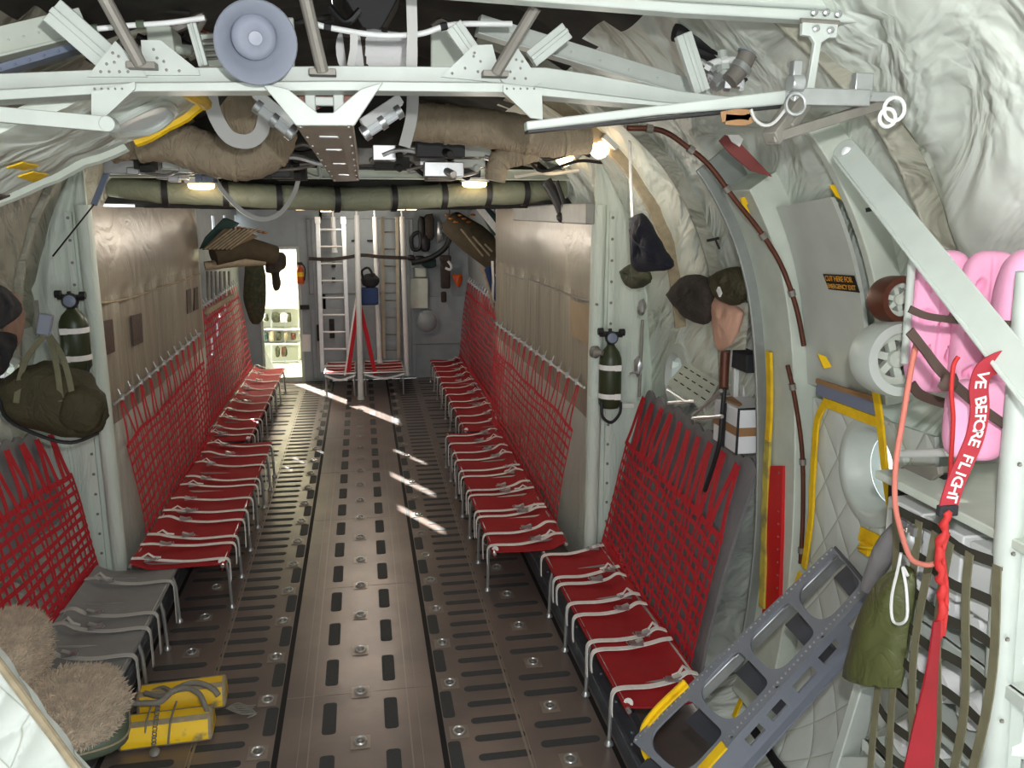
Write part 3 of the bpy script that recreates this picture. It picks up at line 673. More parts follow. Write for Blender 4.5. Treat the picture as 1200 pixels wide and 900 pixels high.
# pale sloping beams behind the truss
def beamthing(nm, lab, a, b, Ya, Yb, w, mt='paint', grp=None, dep=.06):
    A, B = px(*a, Y=Ya), px(*b, Y=Yb); m = MB(); d = (B-A).normalized(); n = d.cross(V((0,1,0))).normalized()
    m.bar(A, B, dep, w, n); m.bar(A-n*w*.45+V((0,-dep*.6,0)), B-n*w*.45+V((0,-dep*.6,0)), dep*.5, w*.1, n)
    for k in range(1, 8): m.lathe([(.006,0),(.004,.005)], A.lerp(B, k/8)+V((0,-dep/2,0)), (0,-1,0), 6)
    return tag(m.build(nm, mt, bevel=.004), lab, 'beam', grp)
beamthing('roof_beam', 'pale sloping roof beam behind the truss on the right', (560,30), (830,112), 3.5, 3.6, .075)
beamthing('roof_beam', 'pale green roof beam crossing the top left corner', (-40,62), (100,28), 3.4, 3.5, .1, 'paint_g')
beamthing('roof_beam', 'thin lavender-edged beam below the top left roof beam', (-30,92), (105,52), 3.35, 3.4, .03, 'lens')
# white conduit sagging across the top centre
for nm, lab, pts, Y, r, mt, cat in (
    ('sagging_conduit', 'white conduit sagging between clips above the truss centre', [(370,28),(384,32),(440,41),(490,40),(520,31),(545,28),(600,28)], 3.1, .01, 'whitep', 'conduit'),
    ('green_taped_conduit', 'pale conduit with green tape at the top left', [(68,24),(92,33),(110,34),(150,30),(195,27),(240,21)], 3.08, .009, 'whitep', 'conduit'),
    ('vent_hose', 'fat grey ribbed hose beside the dark pipes at top right', [(905,5),(892,30),(880,55),(868,80),(855,95)], 3.3, .036, 'dull', 'hose'),
    ('black_hose', 'upper black hose looping behind the fat grey hose', [(790,38),(822,45),(845,55),(872,52),(888,40),(900,20)], 3.45, .035, 'black', 'hose'),
    ('black_hose', 'lower black hose looping behind the fat grey hose', [(800,52),(825,62),(850,64),(880,58),(910,45),(930,28)], 3.5, .03, 'black', 'hose'),
    ('black_cable', 'black cable along the seam of the pale blankets, top right', [(870,92),(900,68),(940,42),(975,25)], 3.5, .02, 'black', 'cable')):
    m = MB(); pp = smooth_path([px(x,y,Y=Y) for x,y in pts], 6); m.tube(pp, r, 10)
    o = tag(m.build(nm, mt, smooth=60), lab, cat)
    if nm == 'vent_hose':
        c = MB(); c.lathe([(.042,-.03),(.044,0),(.042,.03)], pp[12]-o.location, (pp[13]-pp[12]), 14); b = c.build('coupling', 'lens', None); b.parent = o; 
        c = MB(); c.lathe([(.042,-.012),(.042,.012)], pp[18]-o.location, (pp[19]-pp[18]), 14); b = c.build('clamp_band', 'alu', None); b.parent = o
    if 'conduit' in nm:
        for k in ((6,24) if nm[0] == 's' else (12,20)):
            c = MB(); c.lathe([(.014,-.012),(.014,.012)], pp[min(k,len(pp)-2)]-o.location, (pp[min(k+1,len(pp)-1)]-pp[min(k,len(pp)-2)]), 10); b = c.build('clip', 'black' if nm[0] == 's' else 'green', None); b.parent = o
t = thing('valve_assembly', 'jumble of silver pipe fittings below the black hoses, top right', 'pipe fittings', px(840,95,Y=3.4))
for k, (a, b, r, mt) in enumerate((((812,68),(838,84),.012,'alu'),((820,80),(862,70),.014,'whitep'),((846,60),(850,90),.018,'paint'),((815,96),(868,98),.02,'alu'),((866,80),(869,105),.01,'whitep'),((822,70),(826,104),.012,'copper'),((830,88),(846,100),.024,'alu'))):
    m = MB(); A, B = px(*a, Y=3.38), px(*b, Y=3.34); m.tube([A, A.lerp(B,.5)+V((0,.01,.01)), B], r, 8); m.lathe([(r*1.6,-.012),(r*1.6,.012)], A.lerp(B,.7), (B-A), 6); m.build('fitting', mt, t)
for lab, pts, Y, d, mt in (('pale grey roof plate behind the truss, right of the white bundle', [(505,36),(536,30),(552,52),(552,80),(505,80)], 3.7, .03, 'paint_g'), ('grey louvred roof box left of the horn loudspeaker', [(233,40),(258,38),(260,78),(236,78)], 3.6, .15, 'paint_g'),
        ('black tapering roof box above the sagging conduit', [(400,-8),(470,-8),(445,38),(428,38)], 4.0, .3, 'black'), ('pale post between the horn and the leftmost dull stay', [(333,20),(344,20),(345,78),(335,78)], 3.4, .04, 'paint'), ('grey roof box behind the left gusset plates', [(170,28),(200,30),(205,60),(175,70)], 3.8, .2, 'paint_g')):
    m = poly(pts, Y, d); m.mtl(1)
    if 'louvred' in lab:
        for k in range(4): m.bar(px(237,48+k*7,Y=Y-.005), px(256,47+k*7,Y=Y-.005), .01, .012)
    tag(m.build('roof_box' if 'box' in lab else ('roof_post' if 'post' in lab else 'roof_plate'), [mt,'dull'], bevel=.006), lab, 'box' if 'box' in lab else ('post' if 'post' in lab else 'plate'))
t = thing('white_bundle', 'white padded bundle with dark straps above the truss centre', 'bundle', px(447,60,Y=3.7))
m = MB(); m.tube([px(402,60,Y=3.75), px(440,60,Y=3.7), px(488,62,Y=3.7)], [.075,.085,.07], 16); m.build('padding', 'white', t, smooth=60)
for x in (408, 428, 452):
    m = MB(); m.lathe([(.09,-.014),(.092,0),(.09,.014)], px(x,60,Y=3.72), (1,0,.1), 16, cap=False); m.build('strap', 'brownbag', t)
rnd = random.Random(29)
for k in range(16):
    x0 = rnd.uniform(60,560); y0 = rnd.uniform(6,70); Y = rnd.uniform(3.7,4.6); m = MB()
    m.tube(smooth_path([px(x0+i*rnd.uniform(10,26), y0+rnd.uniform(-10,10), Y=Y) for i in range(4)], 5), rnd.uniform(.01,.022), 6)
    tag(m.build('roof_cable', rnd.choice(['black','dull','paint_g','dark','copper']), smooth=60), 'thin cable or pipe in the dark roof space above the truss', 'cable', 'cables above the truss')
# insulated ducts
def duct(lab, pts, Y, r, extra=None):
    t = thing('insulated_duct', lab, 'duct', px(*pts[0], Y=Y)); pp = smooth_path([px(x,y,Y=Y) for x,y in pts], 8)
    n = len(pp); m = MB(); m.tube(pp, [r[min(len(r)-1, int(i*len(r)/n))]*(1+.03*math.sin(i*2.1)) for i in range(n)], 20); m.build('wrap', 'duct', t, smooth=70)
    for k in (n//5, n*3//5, n*4//5):
        m = MB(); d = pp[min(k+1,n-1)]-pp[k]; rr = r[min(len(r)-1, int(k*len(r)/n))]*1.05; m.lathe([(rr,-.012),(rr*1.01,0),(rr,.012)], pp[k], d, 20, cap=False); m.build('band', 'scuff', t)
    return t
duct('beige wrapped duct curving below the roof on the left', [(128,172),(160,166),(205,168),(250,182),(290,186),(318,172),(326,150)], 5.6, [.10,.12,.13,.13,.13,.12])
duct('beige wrapped duct on the right, running from centre to the wall', [(478,142),(540,147),(600,155),(650,163),(690,160)], 5.6, [.12,.12,.12,.11])
duct('short beige duct elbow dropping from the right duct', [(628,175),(600,182),(585,190),(580,212)], 5.7, [.08,.075,.07])
m = MB(); m.tube(smooth_path([px(270,118,Y=5.2), px(290,135,Y=5.2), px(310,150,Y=5.2)],5), .14, 18); tag(m.build('insulated_duct', 'duct', smooth=70), 'beige duct stub going up into the roof behind the grey strap loop', 'duct')
# ceiling clutter of pipes, boxes, strap loops
for lab, pts, Y, w, mt in (('grey strap loop hanging over the left duct', [(246,110),(252,135),(268,160),(290,166),(306,155),(312,128)], 4.6, .07, 'beltg'),
    ('long grey strap hanging in a loop below the wrapped cross beam', [(250,206),(262,225),(285,248),(308,257),(328,250),(344,228),(351,205)], 7.2, .035, 'beltg'),
    ('grey strap hanging straight beside the right duct', [(484,110),(482,140),(474,172)], 4.5, .06, 'beltg')):
    pp = smooth_path([px(x,y,Y=Y) for x,y in pts], 6); m = MB(); c = sum(pp, V())/len(pp)
    m.strap(pp, w, [(V((0,.6,0))+(q-c)).normalized() if len(pts) > 3 else V((.3,1,0)) for q in pp], .008); tag(m.build('hanging_strap', mt, smooth=60), lab, 'strap')
t = thing('roof_equipment', 'dark jumble of roof equipment boxes left of the hanger box', 'equipment', px(330,200,Y=6.3))
rnd = random.Random(11)
for k in range(14):
    m = MB(); c = px(rnd.uniform(150,345), rnd.uniform(188,206), Y=rnd.uniform(6.2,7.4)); m.box(c, (rnd.uniform(.1,.4), rnd.uniform(.1,.3), rnd.uniform(.05,.12))); m.box(c+V((.03,-.1,-.03)), (.08,.1,.05)); m.build('box', rnd.choice(['dark','dull','lens','alu','black','paint']), t, bevel=.006)
t = thing('roof_equipment', 'dark jumble of roof equipment and wiring right of the hanger box', 'equipment', px(500,190,Y=6.3))
for k in range(16):
    m = MB(); c = px(rnd.uniform(425,640), rnd.uniform(172,204), Y=rnd.uniform(6.2,7.4)); m.box(c, (rnd.uniform(.08,.35), rnd.uniform(.1,.3), rnd.uniform(.05,.14))); m.tube([c, c+V((.06,-.12,-.04))], .03, 8); m.build('box', rnd.choice(['dark','dull','black','alu','copper','paint']), t, bevel=.006)
for k in range(34):
    x0 = rnd.choice([rnd.uniform(150,330), rnd.uniform(430,640)]); y0 = rnd.uniform(170,205); Y = rnd.uniform(5.9,7.3)
    pts = [px(x0+i*rnd.uniform(14,30), y0+rnd.uniform(-9,9), Y=Y) for i in range(5)]
    m = MB(); m.tube(smooth_path(pts, 5), rnd.uniform(.008,.018), 6)
    tag(m.build('ceiling_cable', rnd.choice(['black','black','dull','paint','alu','whitep']), smooth=60), 'thin cable or pipe tangled below the roof between the ducts', 'cable', 'roof cables')
# lamp units either side of the hanger box and along the ceiling
for lab, a, b, Y in (('tilted silver lamp tube left of the hanger box', (300,122), (345,158), 4.4), ('tilted silver lamp tube right of the hanger box', (470,128), (425,158), 4.4)):
    t = thing('twin_lamp', lab, 'lamp', px(*a, Y=Y)); A, B = px(*a, Y=Y), px(*b, Y=Y)
    m = MB(); m.bar(A+V((0,.03,.05)), B+V((0,.03,.05)), .12, .05); m.build('housing', 'whitep', t, bevel=.004)
    m = MB(); m.tube([A, A.lerp(B,.5), B], .03, 10); m.build('tube', 'translucent', t)
    for f in (.08, .5, .92):
        m = MB(); m.lathe([(.04,-.015),(.04,.015)], A.lerp(B, f), B-A, 12); m.build('clip', 'alu', t)
def dome(lab, x, y, Y, l=.22, e=True, rz=0):
    c = px(x, y, Y=Y); t = thing('ceiling_lamp', lab, 'lamp', c)
    m = MB(); m.box(c+V((0,0,.05)), (l*1.15,.13,.05)); m.build('base', 'alu', t, bevel=.008)
    m = MB(); m.blob(c+V((0,0,.012)), (l/2,.05,.035), 14, 0, 1, 0, pw=.6); m.build('diffuser', 'lamp', t, smooth=60)
    t.rotation_euler = (0,0,rz)
    return t
def onhull(x, y, off):
    for k in range(300):
        q = px(x, y, Y=2.0+k*.025)
        if q.x > prof_at_z(q.z)-off or q.z > 4.15: return q
    return q
for lab, x, y in (('lit amber dome lamp, left of two on right ceiling blanket', 661, 187), ('lit amber dome lamp, right of two on right ceiling blanket', 702, 176)):
    c = onhull(x, y, .16); t = thing('ceiling_lamp', lab, 'lamp', c); rr = Matrix.Rotation(R(42), 3, 'Y')
    m = MB(); m.box(c+V((.05,0,.05)), (.13,.25,.05), rr); m.build('base', 'alu', t, bevel=.008)
    m = MB(); m.blob(c, (.055,.11,.045), 14, 0, 1, 0, rr, pw=.6); m.build('diffuser', 'lamp', t, smooth=60)
for lab, x, y, Y in (('lit amber lamp at the left on the wrapped cross beam', 236, 219, 7.75), ('lit amber lamp at the right on the wrapped cross beam', 556, 217, 7.75),
        ('lit amber lamp directly above the white front pole', 417, 239, 14.2)): dome(lab, x, y, Y)
for lab, x, y in (('lit strip lamp at left of the front ceiling row', 352, 241), ('lit strip lamp second from left in the front ceiling row', 368, 241), ('lit strip lamp low above the silver ladder', 382, 246), ('lit strip lamp above the dark brown ladder', 456, 240), ('lit strip lamp second from right in the front ceiling row', 468, 240), ('lit strip lamp rightmost in the front ceiling row', 482, 240)):
    c = px(x, y, Y=14.6); c.z = min(c.z, 3.16); t = thing('ceiling_strip_lamp', lab, 'lamp', c); m = MB(); m.box(c+V((0,.03,.02)), (.2,.1,.04)); m.build('base', 'alu', t, bevel=.006); m = MB(); m.box(c+V((0,-.03,-.01)), (.17,.06,.05)); m.build('diffuser', 'lamp', t, bevel=.015)
# cloth-wrapped cross beam with its straps and the metal rail on top
t = thing('wrapped_cross_beam', 'olive-grey cloth wrapped cross beam with dark straps spanning the ceiling', 'beam', (0, 8, 3.05))
ZA = lambda x: 3.24-.03*math.cos(x*1.9)+(.10 if abs(x) > 1.6 else 0)*(abs(x)-1.6)
xs = [-2.0+i*.1 for i in range(41)]
m = MB(); m.tube([(x, 7.95, ZA(x)) for x in xs], [.105*(1-.25*max(0, abs(x)-1.5)/.5)*(1+.03*math.sin(x*23)) for x in xs], 18); m.build('wrap', 'beam', t, smooth=70)
for x in (-1.55,-1.05,-.6,-.1,.4,.85,1.25,1.6):
    m = MB(); c = V((x, 7.95, ZA(x))); m.strap([c+V((.02*math.sin(a),.115*math.sin(a)*-1,.115*math.cos(a))) for a in (math.pi*k/10-.3 for k in range(12))], .05, [V((0,-math.sin(a),math.cos(a))) for a in (math.pi*k/10-.3 for k in range(12))], .008); m.build('strap', 'black', t)
m = MB(); m.box((0, 7.75, 3.42), (4.0,.06,.07)); m.box((0, 7.7, 3.46), (4.0,.1,.012)); m.box((0,7.7,3.38), (4.0,.08,.01)); tag(m.build('cross_rail', 'paint_g', bevel=.004), 'straight pale metal rail running just above the wrapped cross beam', 'rail')
# curved raised door at upper left
t = thing('raised_side_door', 'curved side door slid up under the roof at left, yellow edge', 'door', px(80,180,Y=4.1))
def rd(u, v):
    y = lerp(3.15, 4.25, v)
    q = smooth_path([px(-60,262,Y=4.25), px(0,232,Y=4.25), px(65,203,Y=4.25), px(130,176,Y=4.25), px(195,146,Y=4.25), px(240,121,Y=4.25)], 4)
    f = u*(len(q)-1); i = min(int(f), len(q)-2); p = q[i].lerp(q[i+1], f-i); p.y = y
    p.z += .02*noise.noise(V((u*9, v*5, 2)))-.0*v; return p
m = MB(); m.grid(40, 14, rd, th=(0,0,.05)); m.build('panel', 'blanket', t, smooth=60)
m = MB(); m.tube([rd(u/20, 1.0)+V((0,.01,0)) for u in range(14)], .035, 8); m.build('bottom_seal', 'paint_g', t)
m = MB(); m.tube([rd(.68+.32*k/8, 1.0)+V((0,.015,.0)) for k in range(9)]+[rd(1, 1-.1*k) for k in range(1, 10)], .03, 8); m.build('yellow_edge', 'yellow', t)
def on(u, v, dz=0): return rd(u, v)+V((0,0,dz))
m = MB(); m.tube([on(.80+.10*math.cos(a), .66+.22*math.sin(a), -.012) for a in (2*math.pi*k/28 for k in range(28))], .018, 8, closed=True); m.build('porthole_ring', 'paint', t)
m = MB(); q = [on(.80+.095*math.cos(a), .66+.21*math.sin(a), -.008) for a in (2*math.pi*k/28 for k in range(28))]; m.prism(q, (0,0,.01)); m.build('porthole_pane', 'translucent', t)
for k, (u, v) in enumerate(((.40,.5),(.36,.72))):
    m = MB(); m.grid(4, 4, lambda a, b: on(u+.05*a, v+.16*b, -.012)+V((.0,0,0)), th=(0,0,.006)); m.build('yellow_patch', 'yellow', t)
m = MB(); m.grid(6, 6, lambda a, b: on(.16+.09*a, .72+.24*b, -.014), th=(0,0,.008)); m.build('placard', 'placard', t)
# ================================================================== RIGHT SIDE
def XR(x, y, X=2.3): return px(x, y, X=X)
# frame edge trims: yellow edging strip, red plate, brown pipes
t = thing('door_frame_edging', 'yellow edging strip with red plate on the right frame near seats', 'edging', px(897,600,Y=4.27))
def onwall(x, y, off):
    X = 2.2
    for _ in range(8): q = px(x, y, X=X); X = prof_at_z(q.z)-off
    return px(x, y, X=X)
def trimst(pts, w, mt, nm):
    m = MB(); m.strap(smooth_path([onwall(x,y,.15) for x,y in pts], 4), w, (-1,0,0), .016); return m.build(nm, mt, t, smooth=60)
def stripY(pts, Y, w, mt, nm, par, th=.012):
    m = MB(); m.strap(smooth_path([px(x,y,Y=Y) for x,y in pts], 4), w, (0,1,0), th); return m.build(nm, mt, par, smooth=60)
trimst([(901,412),(902,440),(902,480),(900,516)], .05, 'yellow', 'bright_edge'); trimst([(900,516),(898,560),(896,620),(895,660),(893,712)], .06, 'yelw', 'worn_edge')
m = MB(); m.prism([onwall(x,y,.145) for x,y in ((899,546),(917,546),(916,600),(914,660),(912,722),(893,722),(895,660),(897,600))], (.02,0,0)); m.mtl(1)
for i in range(11): m.lathe([(.007,0),(.005,.004)], onwall(913-.2*i,554+i*15,.146), (-1,0,0), 6)
m.build('red_plate', ['redp','dull'], t)
for lab, pts, X0, r in (('brown pipe curving down the right wall beside the exit panel', [(735,150),(775,153),(805,172),(832,195),(862,235),(890,270),(915,310),(933,360),(942,405)], None, .013), ('brown pipe running down the right frame next to the yellow-edged door', [(923,428),(932,470),(940,530),(941,600),(938,660)], None, .012)):
    m = MB(); pp = smooth_path([px(x,y,Y=3.93) for x,y in pts], 6); m.tube(pp, r, 8); o = tag(m.build('brown_pipe', 'copper', smooth=60), lab, 'pipe')
    for k in range(4, len(pp)-2, 9):
        c = MB(); c.lathe([(r*1.5,-.015),(r*1.5,.015)], pp[k]-o.location, pp[k+1]-pp[k], 8); b = c.build('clip', 'dull', None); b.parent = o
# yellow painted patches on the blankets
for lab, pts, Y in (('ragged yellow paint patch high on the right frame', [(868,232),(880,228),(880,236),(875,240),(879,250),(872,254),(870,242)], 4.05), ('yellow paint patch right of the exit panel, upper corner', [(972,217),(985,216),(996,232),(993,238),(980,230)], 3.3), ('orange-yellow paint chip above the yellow-bordered door', [(958,414),(968,418),(975,430),(966,432)], 3.7)):
    m = MB(); m.prism([px(x,y,Y=Y) for x,y in pts], (0,.008,0)); tag(m.build('paint_patch', 'yellow'), lab, 'paint patch')
# flat exit panel with CUT HERE sign
def wallsheet(nm, mt, pts, off, th=.02, parent=None, n=14, rip=.0, skip=None):
    # sheet following the hull between four sight lines (top-left, top-right, bottom-right, bottom-left)
    (y0, z0), (y1, z1), (y2, z2), (y3, z3) = pts
    def fn(u, v):
        y = lerp(lerp(y0, y1, u), lerp(y3, y2, u), v); z = lerp(lerp(z0, z1, u), lerp(z3, z2, u), v)
        return V((prof_at_z(z)-off+rip*noise.noise(V((y*6,z*5,3))), y, z))
    m = MB(); m.grid(n, n, fn, th=(th,0,0), skip=skip); return m.build(nm, mt, parent, smooth=60)
t = thing('exit_panel', 'flat grey emergency exit panel with small black sign on right wall', 'panel', (2.2, 3.7, 2.3))
wallsheet('panel_sheet', 'panel', [(3.95,3.12),(3.42,3.16),(3.40,2.26),(3.95,2.24)], .06, parent=t)
def onwall(x, y, off):
    X = 2.2
    for _ in range(8): q = px(x, y, X=X); X = prof_at_z(q.z)-off
    return px(x, y, X=X)
a, b, c, d = [onwall(x, y, .07) for x, y in ((964,321),(1000,323),(1007,343),(971,339))]
m = MB(); m.prism([a,b,c,d], (.004,0,0)); sg = m.build('sign', 'sign', t)
rt = (b-a); up = (a-d)
ctr = (a+b+c+d)/4; nn = rt.cross(up).normalized()
m = MB(); W_ = rt.length; glyph(m, 'CUT HERE FOR', W_*.135, ctr+up*.24+nn*.004, rt, up); glyph(m, 'EMERGENCY EXIT', W_*.118, ctr-up*.25+nn*.004, rt, up); m.build('sign_lettering', 'amber', sg)
# quilted side door with yellow border and porthole
t = thing('side_door', 'closed quilted side door with yellow border and bulging porthole', 'door', (2.3, 3.5, 1.0))
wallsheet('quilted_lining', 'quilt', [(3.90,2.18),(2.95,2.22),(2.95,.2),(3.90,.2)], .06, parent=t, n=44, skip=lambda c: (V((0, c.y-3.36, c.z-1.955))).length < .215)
def trimstrap(pts, w, mt, nm, off=.085, th=.012, par=t):
    m = MB(); m.strap(smooth_path([onwall(x,y,off) for x,y in pts], 4), w, (-1,0,0), th); return m.build(nm, mt, par, smooth=60)
trimstrap([(1034,497),(1000,484),(966,471)], .045, 'yellow', 'yellow_border'); trimstrap([(967,472),(958,492),(955,520),(952,570),(950,610),(942,665)], .04, 'yellow', 'yellow_border')
trimstrap([(1025,452),(1031,490),(1036,540),(1041,580),(1046,605)], .04, 'yellow', 'yellow_border', off=.12)
trimstrap([(958,455),(990,466),(1030,480)], .06, 'lens', 'top_seal', off=.1); trimstrap([(957,446),(990,457),(1030,469)], .022, 'tan', 'tan_seal', off=.1)
c = V((prof_at_z(1.955)-.07, 3.36, 1.955)); r = .20
m = MB(); m.lathe([(r+.06,-.02),(r+.055,.015),(r+.01,.03),(r-.01,.02),(r-.04,-.1),(r-.05,-.14),(r-.03,-.15)], c, (-1,0,0), 40, cap=False); m.build('porthole_ring', 'paint', t, smooth=60)
m = MB(); m.lathe([(.001,-.09),(r-.042,-.09),(r-.042,-.096),(.001,-.096)], c, (-1,0,0), 32); m.build('porthole_pane', 'glass', t)
m = MB(); m.prism([onwall(x,y,.08) for x,y in ((1008,617),(1031,628),(1029,642),(1005,633))], (.006,0,0)); m.build('yellow_label', 'yellow', t)
m = MB(); m.box(onwall(1015,643,.1), (.03,.07,.05)); m.tube([onwall(1006,641,.13), onwall(1024,643,.13)], .008, 8); m.build('latch', 'yellow', t, bevel=.004)
trimstrap([(875,845),(895,872),(910,895),(925,912)], .07, 'black', 'black_strap', off=.09)
a = onwall(897,872,.1); rt = (onwall(911,896,.1)-onwall(883,854,.1)); 
# lower yellow edge strip seen through the step
trimstrap([(938,672),(920,722),(898,762),(878,800),(860,840)], .035, 'yellow', 'yellow_border', off=.09)
# stowed wheels on the right wall
for lab, x, y, rpx, mt, X0 in (('small brown-rimmed pulley wheel, upper of two on right wall', 1050, 351, 24, 'copper', 2.0), ('large pale wheel, lower of two on the right wall', 1046, 420, 38, 'paint', 1.98)):
    c = px(x, y, X=X0); r = rpx*(c-EYE).length/1000*1.05; ax = (V((-.06,-1,.08))).normalized()
    t = thing('stowed_wheel', lab, 'wheel', c)
    w = .14 if r > .1 else .11
    m = MB(); m.lathe([(r*.72,-w/2),(r*.96,-w/2),(r,-w*.3),(r,w*.3),(r*.96,w/2),(r*.72,w/2),(r*.68,w*.2),(r*.68,-w*.2)], c, ax, 36, cap=False); m.add([], []); m.build('rim', mt, t, smooth=50)
    m = MB(); m.lathe([(.001,w*.2),(r*.22,w*.25),(r*.24,0),(.001,-.01)], c, ax, 18); u = ax.orthogonal().normalized(); v2 = ax.cross(u)
    for k in range(6): d = u*math.cos(k*math.pi/3)+v2*math.sin(k*math.pi/3); m.bar(c+d*r*.15, c+d*r*.72, r*.2, .03, ax)
    m.lathe([(r*.5,-.02),(r*.72,-.02),(r*.72,.03),(r*.5,.02)], c, ax, 24, cap=False); m.build('spokes', 'paint_g', t)
    m = MB(); m.lathe([(.001,-w*.25),(r*.75,-w*.25),(r*.75,-w*.3),(.001,-w*.3)], c, ax, 24); m.build('back_disc', 'dull', t)
# diagonal brace and slim upright tube
t = thing('diagonal_brace', 'pale flat diagonal brace with rounded end crossing the pink pads', 'brace', px(985,172,X=1.9))
A, B = px(992,178,X=1.78), px(1225,468,X=1.74); d = (B-A).normalized(); n = d.cross((EYE-A).normalized()).normalized()
m = MB(); m.bar(A, B, .035, .082, n); m.lathe([(.041,-.018),(.041,.018)], A, d.cross(n), 20); m.bar(A+n*.043, B+n*.043, .05, .012, n); m.build('bar', 'paint', t, bevel=.004)
m = MB(); m.lathe([(.02,0),(.018,.03),(.001,.034)], A, (EYE-A), 12); m.build('pivot_bolt', 'alu', t)
def pipe(nm, lab, pts, r, mt, cat, n=10):
    m = MB(); m.tube(pts, r, n); return tag(m.build(nm, mt, smooth=60), lab, cat)
pipe('upright_tube', 'slim pale upright tube left of the pink pads', [px(1070,285,X=1.82), px(1064,370,X=1.84), px(1060,425,X=1.86)], .013, 'paint', 'tube')
# equipment rack at the right edge
t = thing('equipment_rack', 'pale green metal rack at right edge behind a webbing net', 'rack', (2.1, 2.2, 0))
RX = 1.9
for a, b, w, nm in (((1203,318),(1163,905),.075,'front_post'),):
    A, B = px(*a, Y=2.0), px(*b, Y=2.0); B = A+(B-A)*1.9; m = MB(); m.tube([A, A.lerp(B,.2), B], [.026,.036,.042], 14); m.mtl(1)
    for k in range(12): m.lathe([(.007,0),(.005,.006)], A.lerp(B, k/11)+V((-.02,-.045,0)), (-.3,-1,0), 6)
    m.build(nm, ['paint','dull'], t, smooth=50)
m = MB(); A = px(1206,500,Y=2.0); B = px(1180,905,Y=2.0); m.bar(A, A+(B-A)*1.8, .05, .05, (0,1,0)); m.build('rear_angle', 'paint', t, bevel=.004)
A, B = px(1018,800,X=2.0), px(985,905,X=2.0); m = MB(); m.bar(A, A+(B-A)*3, .05, .09, (1,0,0)); m.build('side_post', 'paint', t, bevel=.005)
m = MB(); m.bar(px(990,893,X=1.98), px(1150,900,X=2.0), .04, .05); m.build('lower_rail', 'paint', t, bevel=.004)
top_z = 2.18
m = MB(); m.prism([V((1.86,2.62,top_z)), V((1.86,1.9,top_z)), V((2.34,1.9,top_z)), V((2.34,2.62,top_z))], (0,0,.03)); m.build('top_shelf', 'paint_g', t, bevel=.004)
m = MB(); m.box((2.36,2.25,1.2), (.02,.75,2.0)); m.build('back_panel', 'paint', t)
for z in (.55,.85,1.15,1.45,1.75):
    m = MB(); m.box((2.12,2.25,z), (.44,.72,.02)); m.box((1.905,2.25,z-.01), (.02,.72,.04)); m.build('shelf', 'paint', t, bevel=.003)
for z, ys in ((1.98,(2.08,2.3,2.5)),):
    for y in ys:
        m = MB(); m.box((2.06,y,z+.03), (.32,.19,.22)); m.box((1.895,y,z+.1), (.012,.15,.012)); m.build('drawer', 'whitep', t, bevel=.006)
# white rolls stowed on the rack shelves
k = 0
for z in (.574,.874,1.174,1.474,1.774):
    for j, y in enumerate((2.02,2.16,2.32,2.46)):
        r = .06+.012*((k*7) % 3)/2; m = MB(); m.tube([(1.95,y,z+r), (2.02,y+.005,z+r), (2.2,y,z+r), (2.3,y,z+r)], [r*.8, r, r*1.02, r*.9], 14); m.lathe([(.025,0),(.02,.012),(.001,.012)], (1.95,y,z+r), (-1,0,0), 12); tag(m.build('white_roll', 'white', smooth=60), 'soft white roll stowed behind the webbing net of the right rack', 'roll', 'white rolls in the right rack'); k += 1
# webbing net over the rack front
t = thing('cargo_net', 'olive webbing cargo net stretched over the front of the right rack', 'net', (1.84, 2.3, .6))
def NS(a, b): return V((1.845+.012*math.sin(a*7+b*5), lerp(2.46, 1.98, a), lerp(2.12, .9, b)))
for i in range(6):
    m = MB(); m.strap([NS(i/5+.03*math.sin(9*k/16+i), k/16)+V((-.006,0,0)) for k in range(17)], .033, (-1,0,0), .004); m.build('upright_strap', 'olivew', t, smooth=60)
for j in range(11):
    m = MB(); m.strap([NS(k/12, j/10+.004*math.sin(k*.9+j)) for k in range(13)], .032, (-1,0,0), .004); m.build('level_strap', 'greenblack', t, smooth=60)
# black bracket and rail by the porthole
t = thing('black_bracket', 'grey Y-shaped bracket over black wiring right of the door porthole', 'bracket', px(1075,580,X=1.98))
f = lambda pts, X: [px(x,y,X=X) for x,y in pts]
m = MB(); m.prism(f([(1055,548),(1062,545),(1098,547),(1100,556),(1084,567),(1079,572),(1076,606),(1067,604),(1068,570),(1056,558)], 1.97), (.02,0,0)); m.build('y_plate', 'dull', t, bevel=.003)
m = MB(); rn = random.Random(3); m.prism(f([(1042,552),(1106,556),(1104,598),(1070,612),(1040,590)], 2.02), (.06,0,0)); 
for k in range(26): m.blob(px(rn.uniform(1044,1100), rn.uniform(560,598), X=2.0), (.014,.014,.012), 8, .2, 3, k)
m.build('wiring_block', 'black', t)
pipe('shelf_rail', 'thin white rail above the grey Y-shaped bracket', [px(1058,532,X=1.95), px(1112,530,X=1.9)], .014, 'whitep', 'rail')
